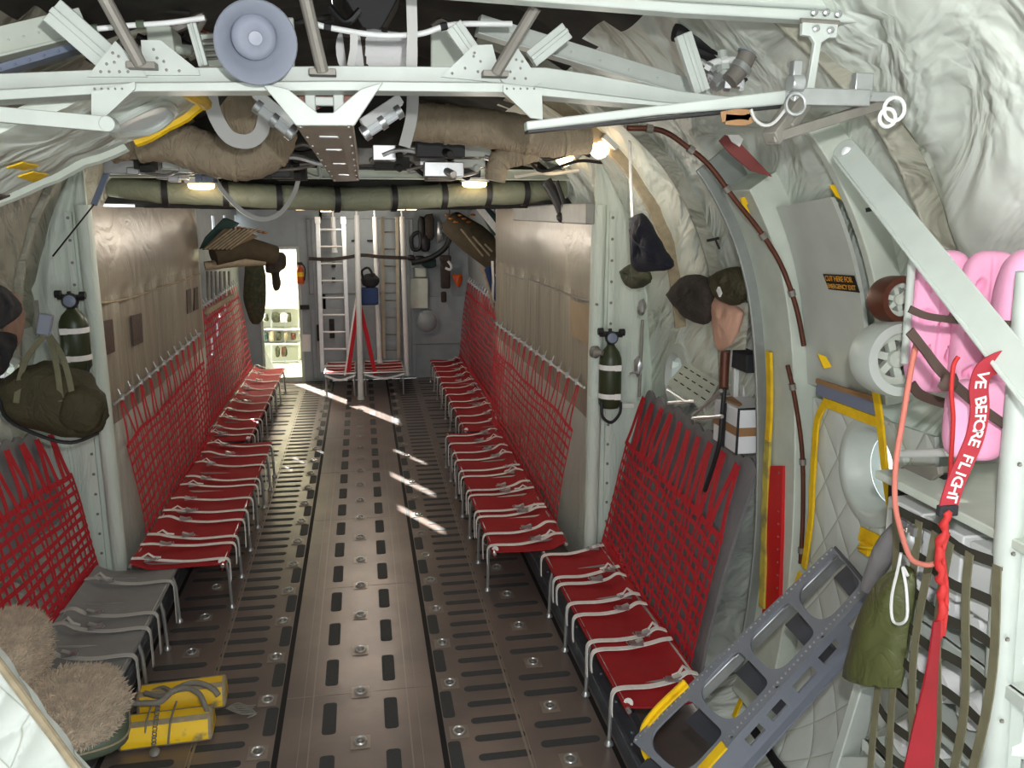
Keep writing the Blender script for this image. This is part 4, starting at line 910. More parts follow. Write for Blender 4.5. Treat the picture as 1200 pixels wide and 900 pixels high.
# pink foam pads
def pad(lab, c0, c1, w, h, d, ax, seed, dim=True):
    t = thing('foam_pad', lab, 'foam pad', c0, 'pink foam pads'); del t['group']
    xd, yd = ax; zd = V((0,0,1)); n = xd.cross(zd)
    m = MB(); NX, NZ = 18, 30
    def sh(u, v):
        a = (u-.5)*2; b = (v-.5)*2
        L = max(abs(a), abs(b)); 
        if L < 1e-6: return V(c0)
        g = (abs(a)**3.6+abs(b)**3.6)**(1/3.6); a2, b2 = a*L/g, b*L/g
        q = V(c0)+xd*(a2*w/2)+zd*(b2*h/2)
        bulge = d/2*max(0, 1-L**8)**.5
        dm = 0
        if dim:
            for (da, db) in ((-.45,.62),(.45,.62),(-.45,.1),(.45,.1),(-.45,-.45),(.45,-.45)):
                r = math.hypot((a-da)*w, (b-db)*h*1.0)
                if r < .05: dm -= .03*(1-(r/.05)**2)**.5
            if abs(a) < .06: dm -= .012
        return q+n*(bulge+dm*min(1, max(0, (1-L)*8)))
    m.grid(NX*2, NZ*2, sh)
    m.grid(NX*2, NZ*2, lambda u, v: (lambda p: p-n*(2*max(0, (p-V(c0)).dot(n))))(sh(u, v)))
    m.build('foam', 'pink', t, smooth=70); return t
xd = V((.92,-.40,0)).normalized()
pad('dimpled pink foam pad, left of the three, partly behind diagonal brace', px(1099,378,Y=2.5), None, .195, .47, .1, (xd, None), 1)
pad('dimpled pink foam pad in the middle, under the red streamer', px(1152,395,Y=2.38), None, .185, .54, .1, (xd, None), 2)
pad('smooth pink foam pad nearest the camera at right edge, rounded top', px(1200,408,Y=2.2), None, .2, .58, .12, (xd, None), 3, dim=False)
pad('smooth pink foam pad standing low on the rack top', px(1143,492,Y=2.14), None, .17, .24, .1, (xd, None), 4, dim=False)
# straps across the pads
for lab, pts, Y, w in (('dark strap running level across the pink pads', [(1066,362),(1085,370),(1110,374),(1150,378),(1206,381)], 2.12, .02), ('dark twisted strap running diagonally down over the pink pads', [(1066,388),(1085,412),(1100,432),(1120,452),(1150,478),(1180,500),(1192,512)], 2.02, .026), ('black strap curving below the left pink pad', [(1068,450),(1078,462),(1098,470),(1120,476)], 2.3, .03)):
    m = MB(); pp = smooth_path([px(x,y,Y=Y) for x,y in pts], 5); m.strap(pp, w, [V((.1*math.sin(i*.4),-1,.25*math.sin(i*.33)*('twisted' in lab))) for i in range(len(pp))], .006)
    if 'twisted' in lab: m.blob(px(1112,448,Y=2.0), (.03,.012,.026), 10, .3, 4, 2)
    tag(m.build('tie_strap', 'dark2', smooth=60), lab, 'strap')
# red streamers
t = thing('warning_streamer', 'red warning streamer with white lettering draped over the pink pads', 'streamer', px(1130,500,Y=1.95))
SY = 1.93
cl = smooth_path([px(x,y,Y=SY) for x,y in ((1181,421),(1166,426),(1152,436),(1147,455),(1148,480),(1143,510),(1131,540),(1119,568),(1110,598))], 8)
m = MB(); m.strap(cl, [.055]*len(cl), (0,-1,0), .004); m.build('ribbon', 'maroon', t, smooth=60)
L = [0]
for a, b in zip(cl, cl[1:]): L.append(L[-1]+(b-a).length)
s_ = 'REMOVE BEFORE FLIGHT'; tot = L[-1]; lt = MB()
for i, ch in enumerate(s_):
    if ch == ' ' or i < 4: continue
    w = (-.03+.975*(i+.5)/len(s_))*tot; k = max(j for j in range(len(L)) if L[j] <= w); k = min(k, len(cl)-2)
    p = cl[k].lerp(cl[k+1], (w-L[k])/(L[k+1]-L[k])); d = (cl[k+1]-cl[k]).normalized()
    up = V((0,-1,0)).cross(d); glyph(lt, ch, .046, p+V((0,-.0035,0)), d, up)
lt.build('lettering', 'tag', t)
m = MB(); m.box(cl[-1]+V((0,0,.0)), (.055,.02,.03)); m.build('end_tab', 'blackc', t, bevel=.004)
t = thing('red_safety_cord', 'braided red cord hanging down into a long red cloth flag', 'cord', px(1100,690,Y=1.93))
m = MB(); pp = smooth_path([px(x,y,Y=1.92) for x,y in ((1109,600),(1107,620),(1100,645),(1102,670),(1104,690),(1103,720),(1100,745))], 5); m.tube([p+V((.004*math.sin(i*1.4),.004*math.cos(i*1.4),0)) for i, p in enumerate(pp)], [.011+.003*math.sin(i*1.9) for i in range(len(pp))], 8); m.tube([p+V((.013,0,0)) for p in pp[6:]], .007, 6); m.build('braid', 'redcord', t, smooth=60)
m = MB(); q = smooth_path([px(x,y,Y=1.9) for x,y in ((1098,728),(1094,770),(1086,830),(1076,905),(1066,960))], 5); m.strap(q, [lerp(.02,.1,i/(len(q)-1)) for i in range(len(q))], [V((.3*math.sin(i*.3),-1,0)) for i in range(len(q))], .006); m.build('flag', 'redcloth', t, smooth=60)
m = MB(); pp = smooth_path([px(x,y,Y=1.98) for x,y in ((1123,418),(1117,430),(1115,460),(1117,490),(1115,530),(1113,560))], 5); m.tube(pp, .006, 8); tag(m.build('red_rope', 'redcord', smooth=60), 'short braided red cord hanging in front of the middle pink pad', 'cord')
m = MB(); pp = smooth_path([px(x,y,Y=2.1) for x,y in ((1075,398),(1068,430),(1058,490),(1050,540),(1049,590),(1058,630),(1068,655),(1085,662),(1098,660))], 5); m.tube(pp, .008, 8); tag(m.build('faded_rope', 'peachcord', smooth=60), 'thin faded red cord hanging in a long loop left of the streamer', 'cord')
# olive vinyl bag, its sleeve
t = thing('olive_bag', 'olive green vinyl bag hanging by white cord beside the rack net', 'bag', px(1030,780,X=1.86))
bx = 1.84
def bagf(u, v):
    L = smooth_path([px(x,y,X=bx) for x,y in ((1052,665),(1030,682),(1008,722),(997,755),(988,790))], 4); Rr = smooth_path([px(x,y,X=bx) for x,y in ((1062,662),(1072,675),(1068,720),(1062,765),(1056,806))], 4)
    f = v*(len(L)-1); i = min(int(f), len(L)-2); a = L[i].lerp(L[i+1], f-i); b = Rr[i].lerp(Rr[i+1], f-i); p = a.lerp(b, u)
    th = .075*math.sin(math.pi*min(1, max(0, u)))**.6*min(1, v*2.2+.08)*(1-.25*max(0, v-.85)/.15)
    return p, th
m = MB(); m.grid(20, 24, lambda u, v: bagf(u, v)[0]+V((-bagf(u, v)[1]+.012*noise.noise(V((u*4, v*4, 9))),-.3*bagf(u, v)[1],0))); m.grid(20, 24, lambda u, v: bagf(u, v)[0]+V((bagf(u, v)[1]*.8,0,0)))
m.grid(20, 4, lambda u, v: bagf(u, 1)[0]+V((lerp(-bagf(u,1)[1], bagf(u,1)[1]*.8, v),-.3*bagf(u,1)[1]*(1-v),0))); m.build('body', 'olivev', t, smooth=60)
m = MB(); m.tube(smooth_path([px(x,y,X=bx-.085) for x,y in ((1056,648),(1052,668),(1045,700),(1046,726),(1055,731),(1063,722),(1062,690),(1058,665),(1064,675))], 5), .005, 6); m.build('drawstring', 'whitep', t)
m = MB(); m.tube(smooth_path([px(x,y,X=1.88) for x,y in ((1057,612),(1040,640),(1026,668),(1016,690))], 5), [.018,.022,.028,.032,.036,.038,.04,.04,.038,.036,.034,.032,.03,.028,.026,.024], 10); tag(m.build('grey_sleeve', 'greyback', smooth=60), 'dark grey cloth sleeve hanging behind the olive vinyl bag', 'sleeve')
m = MB(); m.blob(px(1070,632,X=1.86), (.03,.03,.055), 12, .3, 3, 4); m.box(px(1072,622,X=1.85), (.03,.03,.03)); tag(m.build('silver_clip', 'alu', smooth=60), 'crumpled silver clip above the olive vinyl bag', 'clip')
# leaning grey step ladder
t = thing('boarding_ladder', 'grey riveted boarding ladder leaning against the right wall, yellow ends', 'ladder', px(900,800,Y=3.9))
YA, YB = 3.5, 3.12
f0, f1 = px(735,872,Y=YA), px(975,640,Y=YA); g0, g1 = px(800,930,Y=YB), px(1016,690,Y=YB)
dl = (f1-f0).normalized(); nl = dl.cross(V((0,1,0))).normalized()
if nl.z < 0: nl = -nl
def LP(u, w, h=0):   # u along, w across 0..1, h out of plane
    return f0.lerp(f1, u).lerp(g0.lerp(g1, u), w)+nl*h
m = MB()
# pierced face plate: rounded openings between rungs
cells = [(.02,.27),(.27,.515),(.515,.76),(.76,1.0)]
def ell(cu, cw, ru, rw, n=40, e=.7):
    o = []
    for k in range(n):
        a = 2*math.pi*k/n; c_ = math.cos(a); s_ = math.sin(a); e_ = .22 if c_ > 0 else e; o.append((cu+(ru*1.22 if c_ > 0 else ru)*math.copysign(abs(c_)**e_, c_), cw+rw*math.copysign(abs(s_)**e_, s_)))
    return o
for (a, b) in cells:
    ins = ell((a+b)/2, .5, (b-a)*.40, .37); outs = []
    for (u, w) in ins:
        du, dw = u-(a+b)/2, w-.5; s = min((b-a)/2/max(abs(du),1e-6), .5/max(abs(dw),1e-6)); outs.append(((a+b)/2+du*s, .5+dw*s))
    n = len(ins); v = [LP(u, w) for u, w in ins]+[LP(u, w) for u, w in outs]; v += [p-nl*.012 for p in v]; fs = []
    for k in range(n):
        j = (k+1) % n; fs += [(k, j, n+j, n+k), (2*n+k, 3*n+k, 3*n+j, 2*n+j), (k, 2*n+k, 2*n+j, j)]
    m.add(v, fs)
m.mtl(1)
for k in range(46):
    for w in (.05, .95): m.lathe([(.0065,0),(.005,.004),(.0005,.005)], LP(.01+.98*k/45, w), nl, 6)
m.build('pierced_plate', ['gun','alu'], t)
for w, nm in ((-.0,'side_rail'),(1.0,'side_rail')):
    m = MB(); d = -.13
    slots = [(.06,.14),(.3,.38),(.42,.5),(.56,.66),(.7,.79),(.86,.94)]
    edges = [0]+[q for s in slots for q in s]+[1]
    for k in range(0, len(edges), 2):
        a, b = edges[k], edges[k+1]; q = [LP(a,w,0), LP(b,w,0), LP(b,w,d), LP(a,w,d)]; m.prism(q, (0,.012 if w == 0 else -.012,0))
    for a, b in slots:
        for h0, h1 in ((0,-.04),(-.09,d)): m.prism([LP(a,w,h0), LP(b,w,h0), LP(b,w,h1), LP(a,w,h1)], (0,.012 if w == 0 else -.012,0))
    m.prism([LP(0,w,d), LP(1,w,d), LP(1,w,d-.012), LP(0,w,d-.012)], (0,.05 if w == 0 else -.05,0))
    if w == 1: e0 = LP(0,1,-.06); m.bar(e0, V((e0.x-.62,e0.y,.02)), .03, .1); m.build(nm, 'gun', t)
for u in (.02,.27,.515,.76,1.0):
    m = MB(); m.prism([LP(u,.04,.0), LP(u,.96,.0), LP(u,.96,-.13), LP(u,.04,-.13)], dl*.014); m.prism([LP(u,.04,-.13), LP(u,.96,-.13), LP(u-.07,.96,-.13), LP(u-.07,.04,-.13)], nl*.01); m.build('tread', 'gun_shaded', t)  # tread colour darkened to carry the shade of their undersides
for (a, b) in cells[1:]:
    m = MB(); m.bar(LP(a+.01,.1,-.05), LP(b-.01,.1,-.05), .03, .05, nl); m.bar(LP(a+.02,.14,-.02), LP(b-.03,.14,-.02), .014, .014, nl); m.build('inner_rail', 'alu', t, bevel=.003)
pe = smooth_path([LP(.30,-.03,.004), LP(.16,-.03,.004), LP(.08,-.02,-.02), LP(.03,-.01,-.10), LP(.01,-.01,-.18)], 5); m = MB(); m.strap(pe, .05, (0,-1,0), .012); m.strap(pe, .05, nl, .012); m.build('yellow_edge', 'yellow', t, smooth=60)
pe = [LP(.235,1.0,.008), LP(.0,1.0,.008), LP(-.12,1.0,.008)]; m = MB(); m.strap(pe, .05, nl, .012); m.build('yellow_edge', 'yellow', t)
# things hanging on and standing by the right wall further forward
def hang(lab, nm, pts, X0, d, mt, cat, seed, lum=.3, Y0=None):
    # cloth bag: outline given by its sight lines, thickness D, softly lumpy
    q = [px(x, y, X=X0) if Y0 is None else px(x, y, Y=Y0) for x, y in pts]; c = sum(q, V())/len(q); n = (EYE-c).normalized(); n = (n+V((-.8*math.copysign(1, X0),0,0))).normalized()
    t = thing(nm, lab, cat, c); m = MB(); N = len(q)*4; ring = []
    qq = smooth_path(q+[q[0]], 4)[:-1]; N = len(qq); rows = 9; vs = []; fs = []; cc_ = [noise.noise(V((k*1.7, seed, 0))) for k in range(N)]
    for side in (1, -1):
        b = len(vs)
        for r in range(rows):
            f = math.cos(math.pi/2*r/rows)
            for k in range(N):
                p = c+(qq[k]-c)*f*(1+.05*cc_[k]); sn = math.sin(math.pi/2*r/rows); h = d*sn*(1+lum*noise.noise(p*8+V((seed,0,0))))+d*.45*sn*(1-abs(noise.noise(V((p.x+p.y, p.x-p.y, p.z*.5))*13+V((seed,0,0))))*2)
                vs.append(p+n*side*h)
        vs.append(c+n*side*d*(1+.45*(1-abs(noise.noise(V((c.x+c.y, c.x-c.y, c.z*.5))*13+V((seed,0,0))))*2)+lum*noise.noise(c*8+V((seed,0,0)))))
        for r in range(rows-1):
            for k in range(N): fs.append((b+r*N+k, b+r*N+(k+1) % N, b+(r+1)*N+(k+1) % N, b+(r+1)*N+k))
        for k in range(N): fs.append((b+(rows-1)*N+k, b+(rows-1)*N+(k+1) % N, b+rows*N))
    m.add(vs, fs); m.build('cloth', mt, t, smooth=70); return t
t = hang('dark navy cloth bag hanging from a white strap on right wall', 'navy_bag', [(740,255),(752,250),(760,262),(775,290),(788,313),(765,318),(745,316),(742,290)], 1.86, .09, 'navy', 'bag', 1)
m = MB(); m.strap([px(738,165,X=1.78), px(739,210,X=1.84), px(741,254,X=1.86)], .03, (-1,-.3,0), .005); m.build('strap', 'belt', t)
hang('small camouflage pouch hanging below the navy bag', 'camouflage_pouch', [(727,318),(742,308),(755,312),(763,328),(748,338),(735,335)], 2.02, .07, 'camo', 'pouch', 2)
hang('dark brown crumpled bag hanging left of the green pouch', 'brown_bag', [(782,345),(800,325),(820,322),(835,335),(832,376),(815,378),(798,365)], 2.15, .1, 'brownbag', 'bag', 3)
t = hang('olive green pouch with white tag hanging near the right frame', 'green_pouch', [(832,325),(848,316),(868,314),(877,342),(862,358),(840,348)], 2.15, .09, 'olive', 'pouch', 4)
m = MB(); c = px(843,342,X=2.04); m.box(c, (.012,.05,.03), Matrix.Rotation(.7, 3, 'X')); m.build('tag', 'tag', t)
hang('peach cloth bundle hanging below the green pouch', 'peach_bundle', [(833,345),(850,350),(866,360),(870,372),(858,405),(842,410),(836,385)], 2.19, .06, 'peach', 'bundle', 5)
m = MB(); m.grid(12, 10, lambda u, v: px(lerp(lerp(858,876,u),lerp(846,872,u),v), lerp(355,410,v), X=2.22)+V((-.05*math.sin(math.pi*u),0,0)), th=(.01,0,0)); tag(m.build('grey_pocket', 'blanket_d', smooth=60), 'grey cloth pocket beside the peach bundle', 'pocket')
t = thing('black_case', 'black case stowed behind the right frame above the carton', 'case', px(880,420,Y=4.62)); a = px(880,421,Y=4.62); m = MB(); m.box(a, (.2,.3,.11)); m.build('body', 'blackc', t, bevel=.012); m = MB(); m.strap([a+V((-.105,.04,.07)), a+V((-.108,.04,-.07))], .02, (-1,0,0), .004); m.build('strap', 'beltg', t)
t = thing('white_carton', 'white carton with brown tape stowed behind the right frame', 'carton', px(880,500,Y=4.6)); a = px(880,497,Y=4.55)+V((-.05,0,0)); m = MB(); m.box(a, (.22,.34,.26)); m.build('box', 'box', t, bevel=.008); m = MB(); m.box(a+V((0,0,.0)), (.226,.346,.05)); m.build('tape', 'tan', t); m = MB(); m.strap([a+V((-.116,.0,.135)), a+V((-.118,0,-.13))], .03, (-1,0,0), .005); m.build('strap', 'blackc', t); m = MB(); m.strap([a+V((.1,-.175,.135)), a+V((-.112,-.175,.135)), a+V((-.114,-.175,-.13))], .015, (-1,-1,0), .005); m.build('edge_strap', 'blackc', t); m = MB(); m.prism([a+V((-.1,.1,.135)), a+V((-.02,.12,.135)), a+V((-.05,-.08,.135)), a+V((-.08,-.1,.135))], (0,0,.01)); m.build('manila_flap', 'tan', t)
m = MB(); m.box(px(862,450,Y=4.75), (.03,.03,.24)); m.box(px(872,452,Y=4.8), (.03,.05,.22)); tag(m.build('white_post', 'whitep', bevel=.004), 'white bracket post between the black case and the carton', 'post')
t = thing('red_extinguisher_hose', 'long red and black tube hanging beside the white carton', 'tube', px(850,450,X=2.1)); m = MB(); m.tube([px(850,412,X=2.1), px(849,430,X=2.1), px(848,456,X=2.1)], .026, 12); m.build('red_body', 'copper', t); m = MB(); m.tube(smooth_path([px(x,y,X=2.08) for x,y in ((849,455),(846,490),(843,520),(836,545),(826,575))],4), .013, 10); m.build('black_lower', 'black', t)
# folded perforated seat and porthole fittings
t = thing('folded_tray', 'folded perforated grey-green tray on steel tube legs, right wall', 'tray', px(815,465,X=2.2)); a, b, c, d = px(803,428,X=2.28), px(843,453,X=2.25), px(826,482,X=2.05), px(783,452,X=2.08)
m = MB(); m.prism([a,b,c,d], (0,0,.025)); nrm = (b-a).cross(d-a).normalized(); nrm = nrm if nrm.z > 0 else -nrm; m.mtl(1)
for i in range(5):
    for j in range(3): p = a.lerp(b, .12+.19*i).lerp(d.lerp(c, .12+.19*i), .2+.3*j)+V((0,0,.027)); m.bar(p-(b-a)*.05, p+(b-a)*.05, .007, .004, nrm)
m.build('perforated_top', ['paint_g','dark'], t)
for p, q in (((783,457),(806,472)),((783,472),(815,470)),((845,458),(813,487)),((812,490),(846,488))):
    m = MB(); m.tube([px(*p,X=2.05), px(*q,X=2.05)], .012, 7); m.build('leg', 'alu', t)
m = MB(); m.tube([px(753,375,X=2.05), px(751,420,X=2.05), px(749,465,X=2.05)], .012, 8); t = thing('safety_strap', 'dark strap with silver ratchet on the pale cloth, right wall', 'strap', px(750,430,X=2.05)); m.build('webbing', 'dull', t)
m = MB(); m.blob(px(752,360,X=2.05), (.03,.04,.06), 12, .3, 3, 1); m.build('upper_hook', 'alu', t); m = MB(); m.blob(px(748,430,X=2.04), (.03,.045,.075), 12, .35, 3, 2); m.tube([px(738,438,X=2.02), px(746,436,X=2.02)], .01, 6); m.build('ratchet', 'alu', t)
# oxygen bottles
def bottle(lab, c, ax, r, h, strapm, side):
    t = thing('oxygen_bottle', lab, 'oxygen bottle', c-V((0,0,h/2)))
    b0 = c-V((0,0,h/2)); m = MB(); m.lathe([(.001,0),(r*.8,0),(r,.03),(r,h*.72),(r*.95,h*.8),(r*.75,h*.9),(r*.4,h*.98),(r*.3,h*1.02)], b0, (0,0,1), 24); m.build('cylinder', 'oliveb', t, smooth=50)
    for z in (.1, h*.66):
        m = MB(); m.lathe([(r*1.03,-.02),(r*1.04,0),(r*1.03,.02)], b0+V((0,0,z)), (0,0,1), 24, cap=False); m.box(b0+V((side*.4*r,-r*1.02,z)), (.05,.015,.045)); m.build('band', strapm, t)
    m = MB(); k = b0+V((0,0,h*1.08)); m.lathe([(r*.3,-.05),(r*.36,0),(r*.3,.02)], k, (0,0,1), 12); m.lathe([(r*.55,-.03),(r*.6,0),(r*.5,.03)], k+V((0,-.02,.02)), (-.1*side,-1,.1), 16); m.tube([k+V((-.09,0,.05)), k+V((.09,0,.04))], .022, 8); m.lathe([(.028,-.02),(.028,.02)], k+V((.085,-.01,.06)), (1,0,0), 10); m.lathe([(.028,-.02),(.028,.02)], k+V((-.085,0,.07)), (1,0,0), 10); m.tube([k+V((0,0,.02)), k+V((-.01,0,.09))], .015, 8); m.build('valve', 'black', t)
    m = MB(); m.lathe([(.0005,.035),(r*.42,.032),(r*.45,.02)], k+V((0,-.02,.02)), (-.1*side,-1,.1), 16); m.build('gauge_face', 'lens', t)
    m = MB(); m.tube(smooth_path([b0+V((-r*.85,-.05,.06)), b0+V((-r*.8,-.06,-.06)), b0+V((0,-.06,-.11)), b0+V((r*.75,-.06,-.04)), b0+V((r*.85,-.05,.05))], 5), .012, 8); m.build('carry_loop', 'black', t)
    return t
bottle('green oxygen bottle with black valve on the right post', px(715,441,Y=6.4), None, .09, .5, 'belt', 1)
bottle('green oxygen bottle with white bands on left post above duffel', px(88,398,Y=6.7), None, .1, .46, 'belt', -1)
m = MB(); m.lathe([(.001,0),(.045,.01),(.05,.05),(.03,.07),(.02,.11),(.001,.11)], px(693,412,Y=6.45), (.6,-.7,0), 16); tag(m.build('grey_fitting', 'dull'), 'grey round knob on the right post beside the oxygen bottle', 'fitting')
m = MB(); m.prism([px(729,473,Y=6.45), px(743,473,Y=6.45), px(743,478,Y=6.45), px(729,478,Y=6.45)], (0,.004,0)); tag(m.build('white_label', 'tag'), 'small white label on the pale cloth below the oxygen bottle', 'label')
m = MB(); m.prism([px(668,352,X=1.88), px(691,358,X=1.88), px(689,404,X=1.88), px(669,393,X=1.88)], (.004,0,0)); tag(m.build('lining_patch', 'tan2'), 'tan square patch on the beige wheel well lining at right', 'patch')
m = MB(); m.tube(smooth_path([px(640,212,Y=7.3), px(652,232,Y=7.3), px(662,256,Y=7.3)], 5), .05, 10); m.tube(smooth_path([px(652,212,Y=7.2), px(660,235,Y=7.2), px(664,258,Y=7.2)], 5), .02, 8); m.blob(px(660,255,Y=7.25), (.06,.05,.05), 10, .3, 3, 1); tag(m.build('black_harness', 'black', smooth=60), 'black wiring harness hanging at the right end of the cross beam', 'harness')
t = thing('red_wall_streamer', 'dark red tapering streamer on the upper right blanket', 'streamer', px(870,170,Y=3.6)); m = MB(); m.prism([px(x,y,Y=3.55) for x,y in ((843,165),(850,158),(866,166),(905,207),(880,200),(856,180))], (0,.01,0)); m.build('cloth', 'maroond', t); m = MB(); m.prism([px(x,y,Y=3.54) for x,y in ((853,158),(866,158),(871,163),(867,172),(858,166))], (0,.008,0)); m.build('white_tag', 'tag', t)
for lab, x, y, Y in (('small black T-shaped toggle on the blanket right of the cross brace', 1030, 243, 3.0), ('small black T-shaped toggle on the blanket above the green pouch', 838, 280, 4.9)):
    m = MB(); c = px(x,y,Y=Y); m.bar(c+V((-.05,0,-.01)), c+V((.05,0,.01)), .012, .015); m.bar(c, c+V((.03,0,-.06)), .01, .01); tag(m.build('toggle', 'black'), lab, 'toggle')
# ================================================================== LEFT SIDE
t = thing('duffel_bag', 'olive canvas duffel bag hanging by its straps on the left', 'bag', px(62,465,Y=5.9))
C0 = px(64,468,Y=5.85)
rot = Matrix.Rotation(R(20), 3, 'Y')
m = MB(); m.blob(C0, (.34,.17,.22), 36, .10, 2.2, 3, rot, pw=.72)
for i, q in enumerate(m.v):
    d = q-C0; d2 = rot.inverted() @ d
    if d2.z > 0: k = 1-.35*(d2.z/.22)*(abs(d2.x)/.34)**.5; d2.x *= k
    d2 += V((.012*noise.noise(d2*14), .02*noise.noise(d2*9), .014*noise.noise(d2*11))); m.v[i] = C0+rot @ d2
m.build('body', 'olive', t, smooth=80)
m = MB(); m.blob(C0+rot @ V((.2,-.1,.02)), (.13,.1,.15), 18, .12, 3, 8, rot, pw=.7); m.build('side_pocket', 'olive', t, smooth=80)
for dx, e in ((-.07, -.14), (.03, .08), (.06, .14)):
    top = px(55,394,Y=5.84); m = MB(); m.strap(smooth_path([top+V((dx*.3,0,0)), top.lerp(C0+V((e,-.1,.2)), .5)+V((dx*.4,-.02,0)), C0+V((e,-.13,.18)), C0+V((e*1.2,-.17,.02))], 5), .035, (0,-1,.1), .006); m.build('carry_strap', 'olivew', t, smooth=60)
m = MB(); m.tube(smooth_path([C0+rot @ V(q) for q in ((-.33,-.02,.05),(-.22,-.15,-.14),(0,-.17,-.2),(.2,-.15,-.2),(.32,-.05,-.12))], 5), .012, 8); m.build('piping', 'black', t)
for q in ((.3,-.12,.07),(-.31,-.1,.09)):
    m = MB(); m.lathe([(.02,-.006),(.024,0),(.02,.006)], C0+rot @ V(q), (.3,-1,0), 10); m.build('snap', 'alu', t)
t = thing('ratchet_hook', 'silver ratchet hook on grey strap holding up the duffel bag', 'hook', px(54,370,Y=5.9)); m = MB(); m.strap([px(42,352,Y=5.95), px(44,372,Y=5.92), px(46,392,Y=5.9)], .03, (0,-1,0), .006); m.build('strap', 'dull', t); m = MB(); m.box(px(53,380,Y=5.88), (.075,.05,.13), Matrix.Rotation(.25, 3, 'Y')); m.tube([px(58,388,Y=5.86), px(62,396,Y=5.85), px(54,400,Y=5.85), px(48,394,Y=5.85)], .009, 6); m.build('ratchet', 'horn', t, bevel=.015)
for lab, pts, s in (('black cloth bag at left edge, upper of two', [(-20,330),(4,336),(24,362),(8,380),(-20,388)], 11), ('black cloth bag at left edge, lower of two', [(-20,388),(16,392),(10,420),(0,440),(-20,440)], 12)):
    hang(lab, 'black_bag', pts, -2.08, .08, 'blackc', 'bag', s)
hang('dull pink cloth hanging behind the black bags at left edge', 'pink_cloth', [(2,340),(20,345),(28,370),(24,400),(10,412),(2,380)], -2.2, .04, 'peachd', 'cloth', 13)
# near-left seat: sheepskins, green cushion
def fleece(lab, c, r, seed, rot=0):
    m = MB(); m.blob(c, r, 72, .14, 2.5, seed, Matrix.Rotation(rot, 3, 'Z'), pw=.85); rn = random.Random(seed)
    base = [q.copy() for q in m.v]
    for i, q in enumerate(m.v): d = (q-c).normalized(); m.v[i] = q+d*(.02*noise.noise(q*30)+.012*noise.noise(q*70))
    for q in base:   # locks of wool
        for _ in range(3):
            d = V(((q.x-c.x)/r[0]**1.2, (q.y-c.y)/r[1]**1.2, (q.z-c.z)/r[2])).normalized(); d = (d+V((rn.uniform(-.8,.8), rn.uniform(-.8,.8), rn.uniform(-.5,.5)))).normalized()
            o = q+V((rn.uniform(-.02,.02), rn.uniform(-.02,.02), rn.uniform(-.006,.006))); u = d.orthogonal().normalized()*rn.uniform(.004,.008); w_ = d.cross(u); l = rn.uniform(.018,.04)
            m.add([o+u, o-u*.5+w_*.8, o-u*.5-w_*.8, o+d*l+u*1.5], [(0,1,3),(1,2,3),(2,0,3)])
    return tag(m.build('sheepskin', 'fleece', smooth=30), lab, 'sheepskin')
fleece('flat brown sheepskin draped over the front end of the grey seat', px(86,826,Z=.56), (.24,.38,.06), 3, .35)
fleece('upright brown sheepskin bundle against the net at left edge', px(8,770,Z=.66), (.2,.34,.2), 4, .2)
m = MB(); c = px(92,853,Z=.465); m.blob(c, (.24,.26,.075), 28, .03, 2, 1, Matrix.Rotation(.3, 3, 'Z'), pw=.55); o = tag(m.build('seat_cushion', 'green', smooth=60), 'dark green vinyl cushion below the flat sheepskin', 'cushion')
m = MB(); cc = V((0,0,.075)); m.tube([cc+Matrix.Rotation(.3,3,'Z') @ V((.242*math.copysign(abs(math.cos(a))**.55, math.cos(a)), .262*math.copysign(abs(math.sin(a))**.55, math.sin(a)), 0)) for a in (2*math.pi*k/40 for k in range(40))], .006, 6, closed=True); b = m.build('piping', 'scuff', None); b.parent = o; b.location = (0,0,.075)
# quilted white panel in the lower left corner
A, B = px(-30,738,Y=2.9), px(108,925,Y=2.6); d = (B-A)
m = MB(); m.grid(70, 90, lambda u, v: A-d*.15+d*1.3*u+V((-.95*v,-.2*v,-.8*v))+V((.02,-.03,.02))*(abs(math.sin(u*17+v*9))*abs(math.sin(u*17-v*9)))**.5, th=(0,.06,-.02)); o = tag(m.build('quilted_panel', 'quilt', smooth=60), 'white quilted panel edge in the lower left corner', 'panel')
m = MB(); m.tube([A-d*.15-o.location+d*1.3*k/24+V((.014,-.03,.014)) for k in range(25)], .014, 8); b = m.build('bound_edge', 'scuff', None); b.parent = o
# yellow chocks with rope
def chock(lab, c, L, w, h, rz):
    m = MB(); n = 5; prof_ = [(-w/2,0),(w/2,0),(w/2+.01,h*.35),(w/2,h*.5),(w*.42,h*.86),(w*.3,h),(-w*.3,h),(-w*.42,h*.86),(-w/2,h*.5),(-w/2-.01,h*.35)]
    rot = Matrix.Rotation(rz, 3, 'Z')
    m.prism([c+rot @ V((-L/2, y, z)) for y, z in prof_], rot @ V((L,0,0))); o = m.build('wheel_chock', ['chock','scuff'], bevel=.022, smooth=40); o.modifiers['bevel'].material = 1
    return tag(o, lab, 'wheel chock')
K0 = px(196,868,Z=.0); K1 = px(212,838,Z=0)
chock('yellow wheel chock nearer the camera, tied up with grey rope', V((K0.x-.0,K0.y+.03,.003)), .53, .2, .15, R(3)); chock('yellow wheel chock behind, farther one of the roped pair', V((K1.x+.0,K1.y+.10,.003)), .53, .2, .155, R(5))
m = MB(); z = .17; P = lambda x, y, zz: px(x, y, Z=zz)
m.tube(smooth_path([P(88,880,.02), P(108,858,.03), P(128,840,.06), P(142,826,.15), P(168,824,.18), P(188,822,.19), P(205,808,.21), P(228,800,.22), P(248,806,.2), P(256,815,.16)], 6), .018, 10)
m.tube(smooth_path([P(170,812,.18), P(190,816,.19), P(214,806,.22), P(232,812,.21), P(240,826,.17), P(243,836,.14)], 6), .016, 10)
m.tube(smooth_path([P(175,812,.14), P(190,806,.16), P(200,810,.17)], 5), .015, 8)
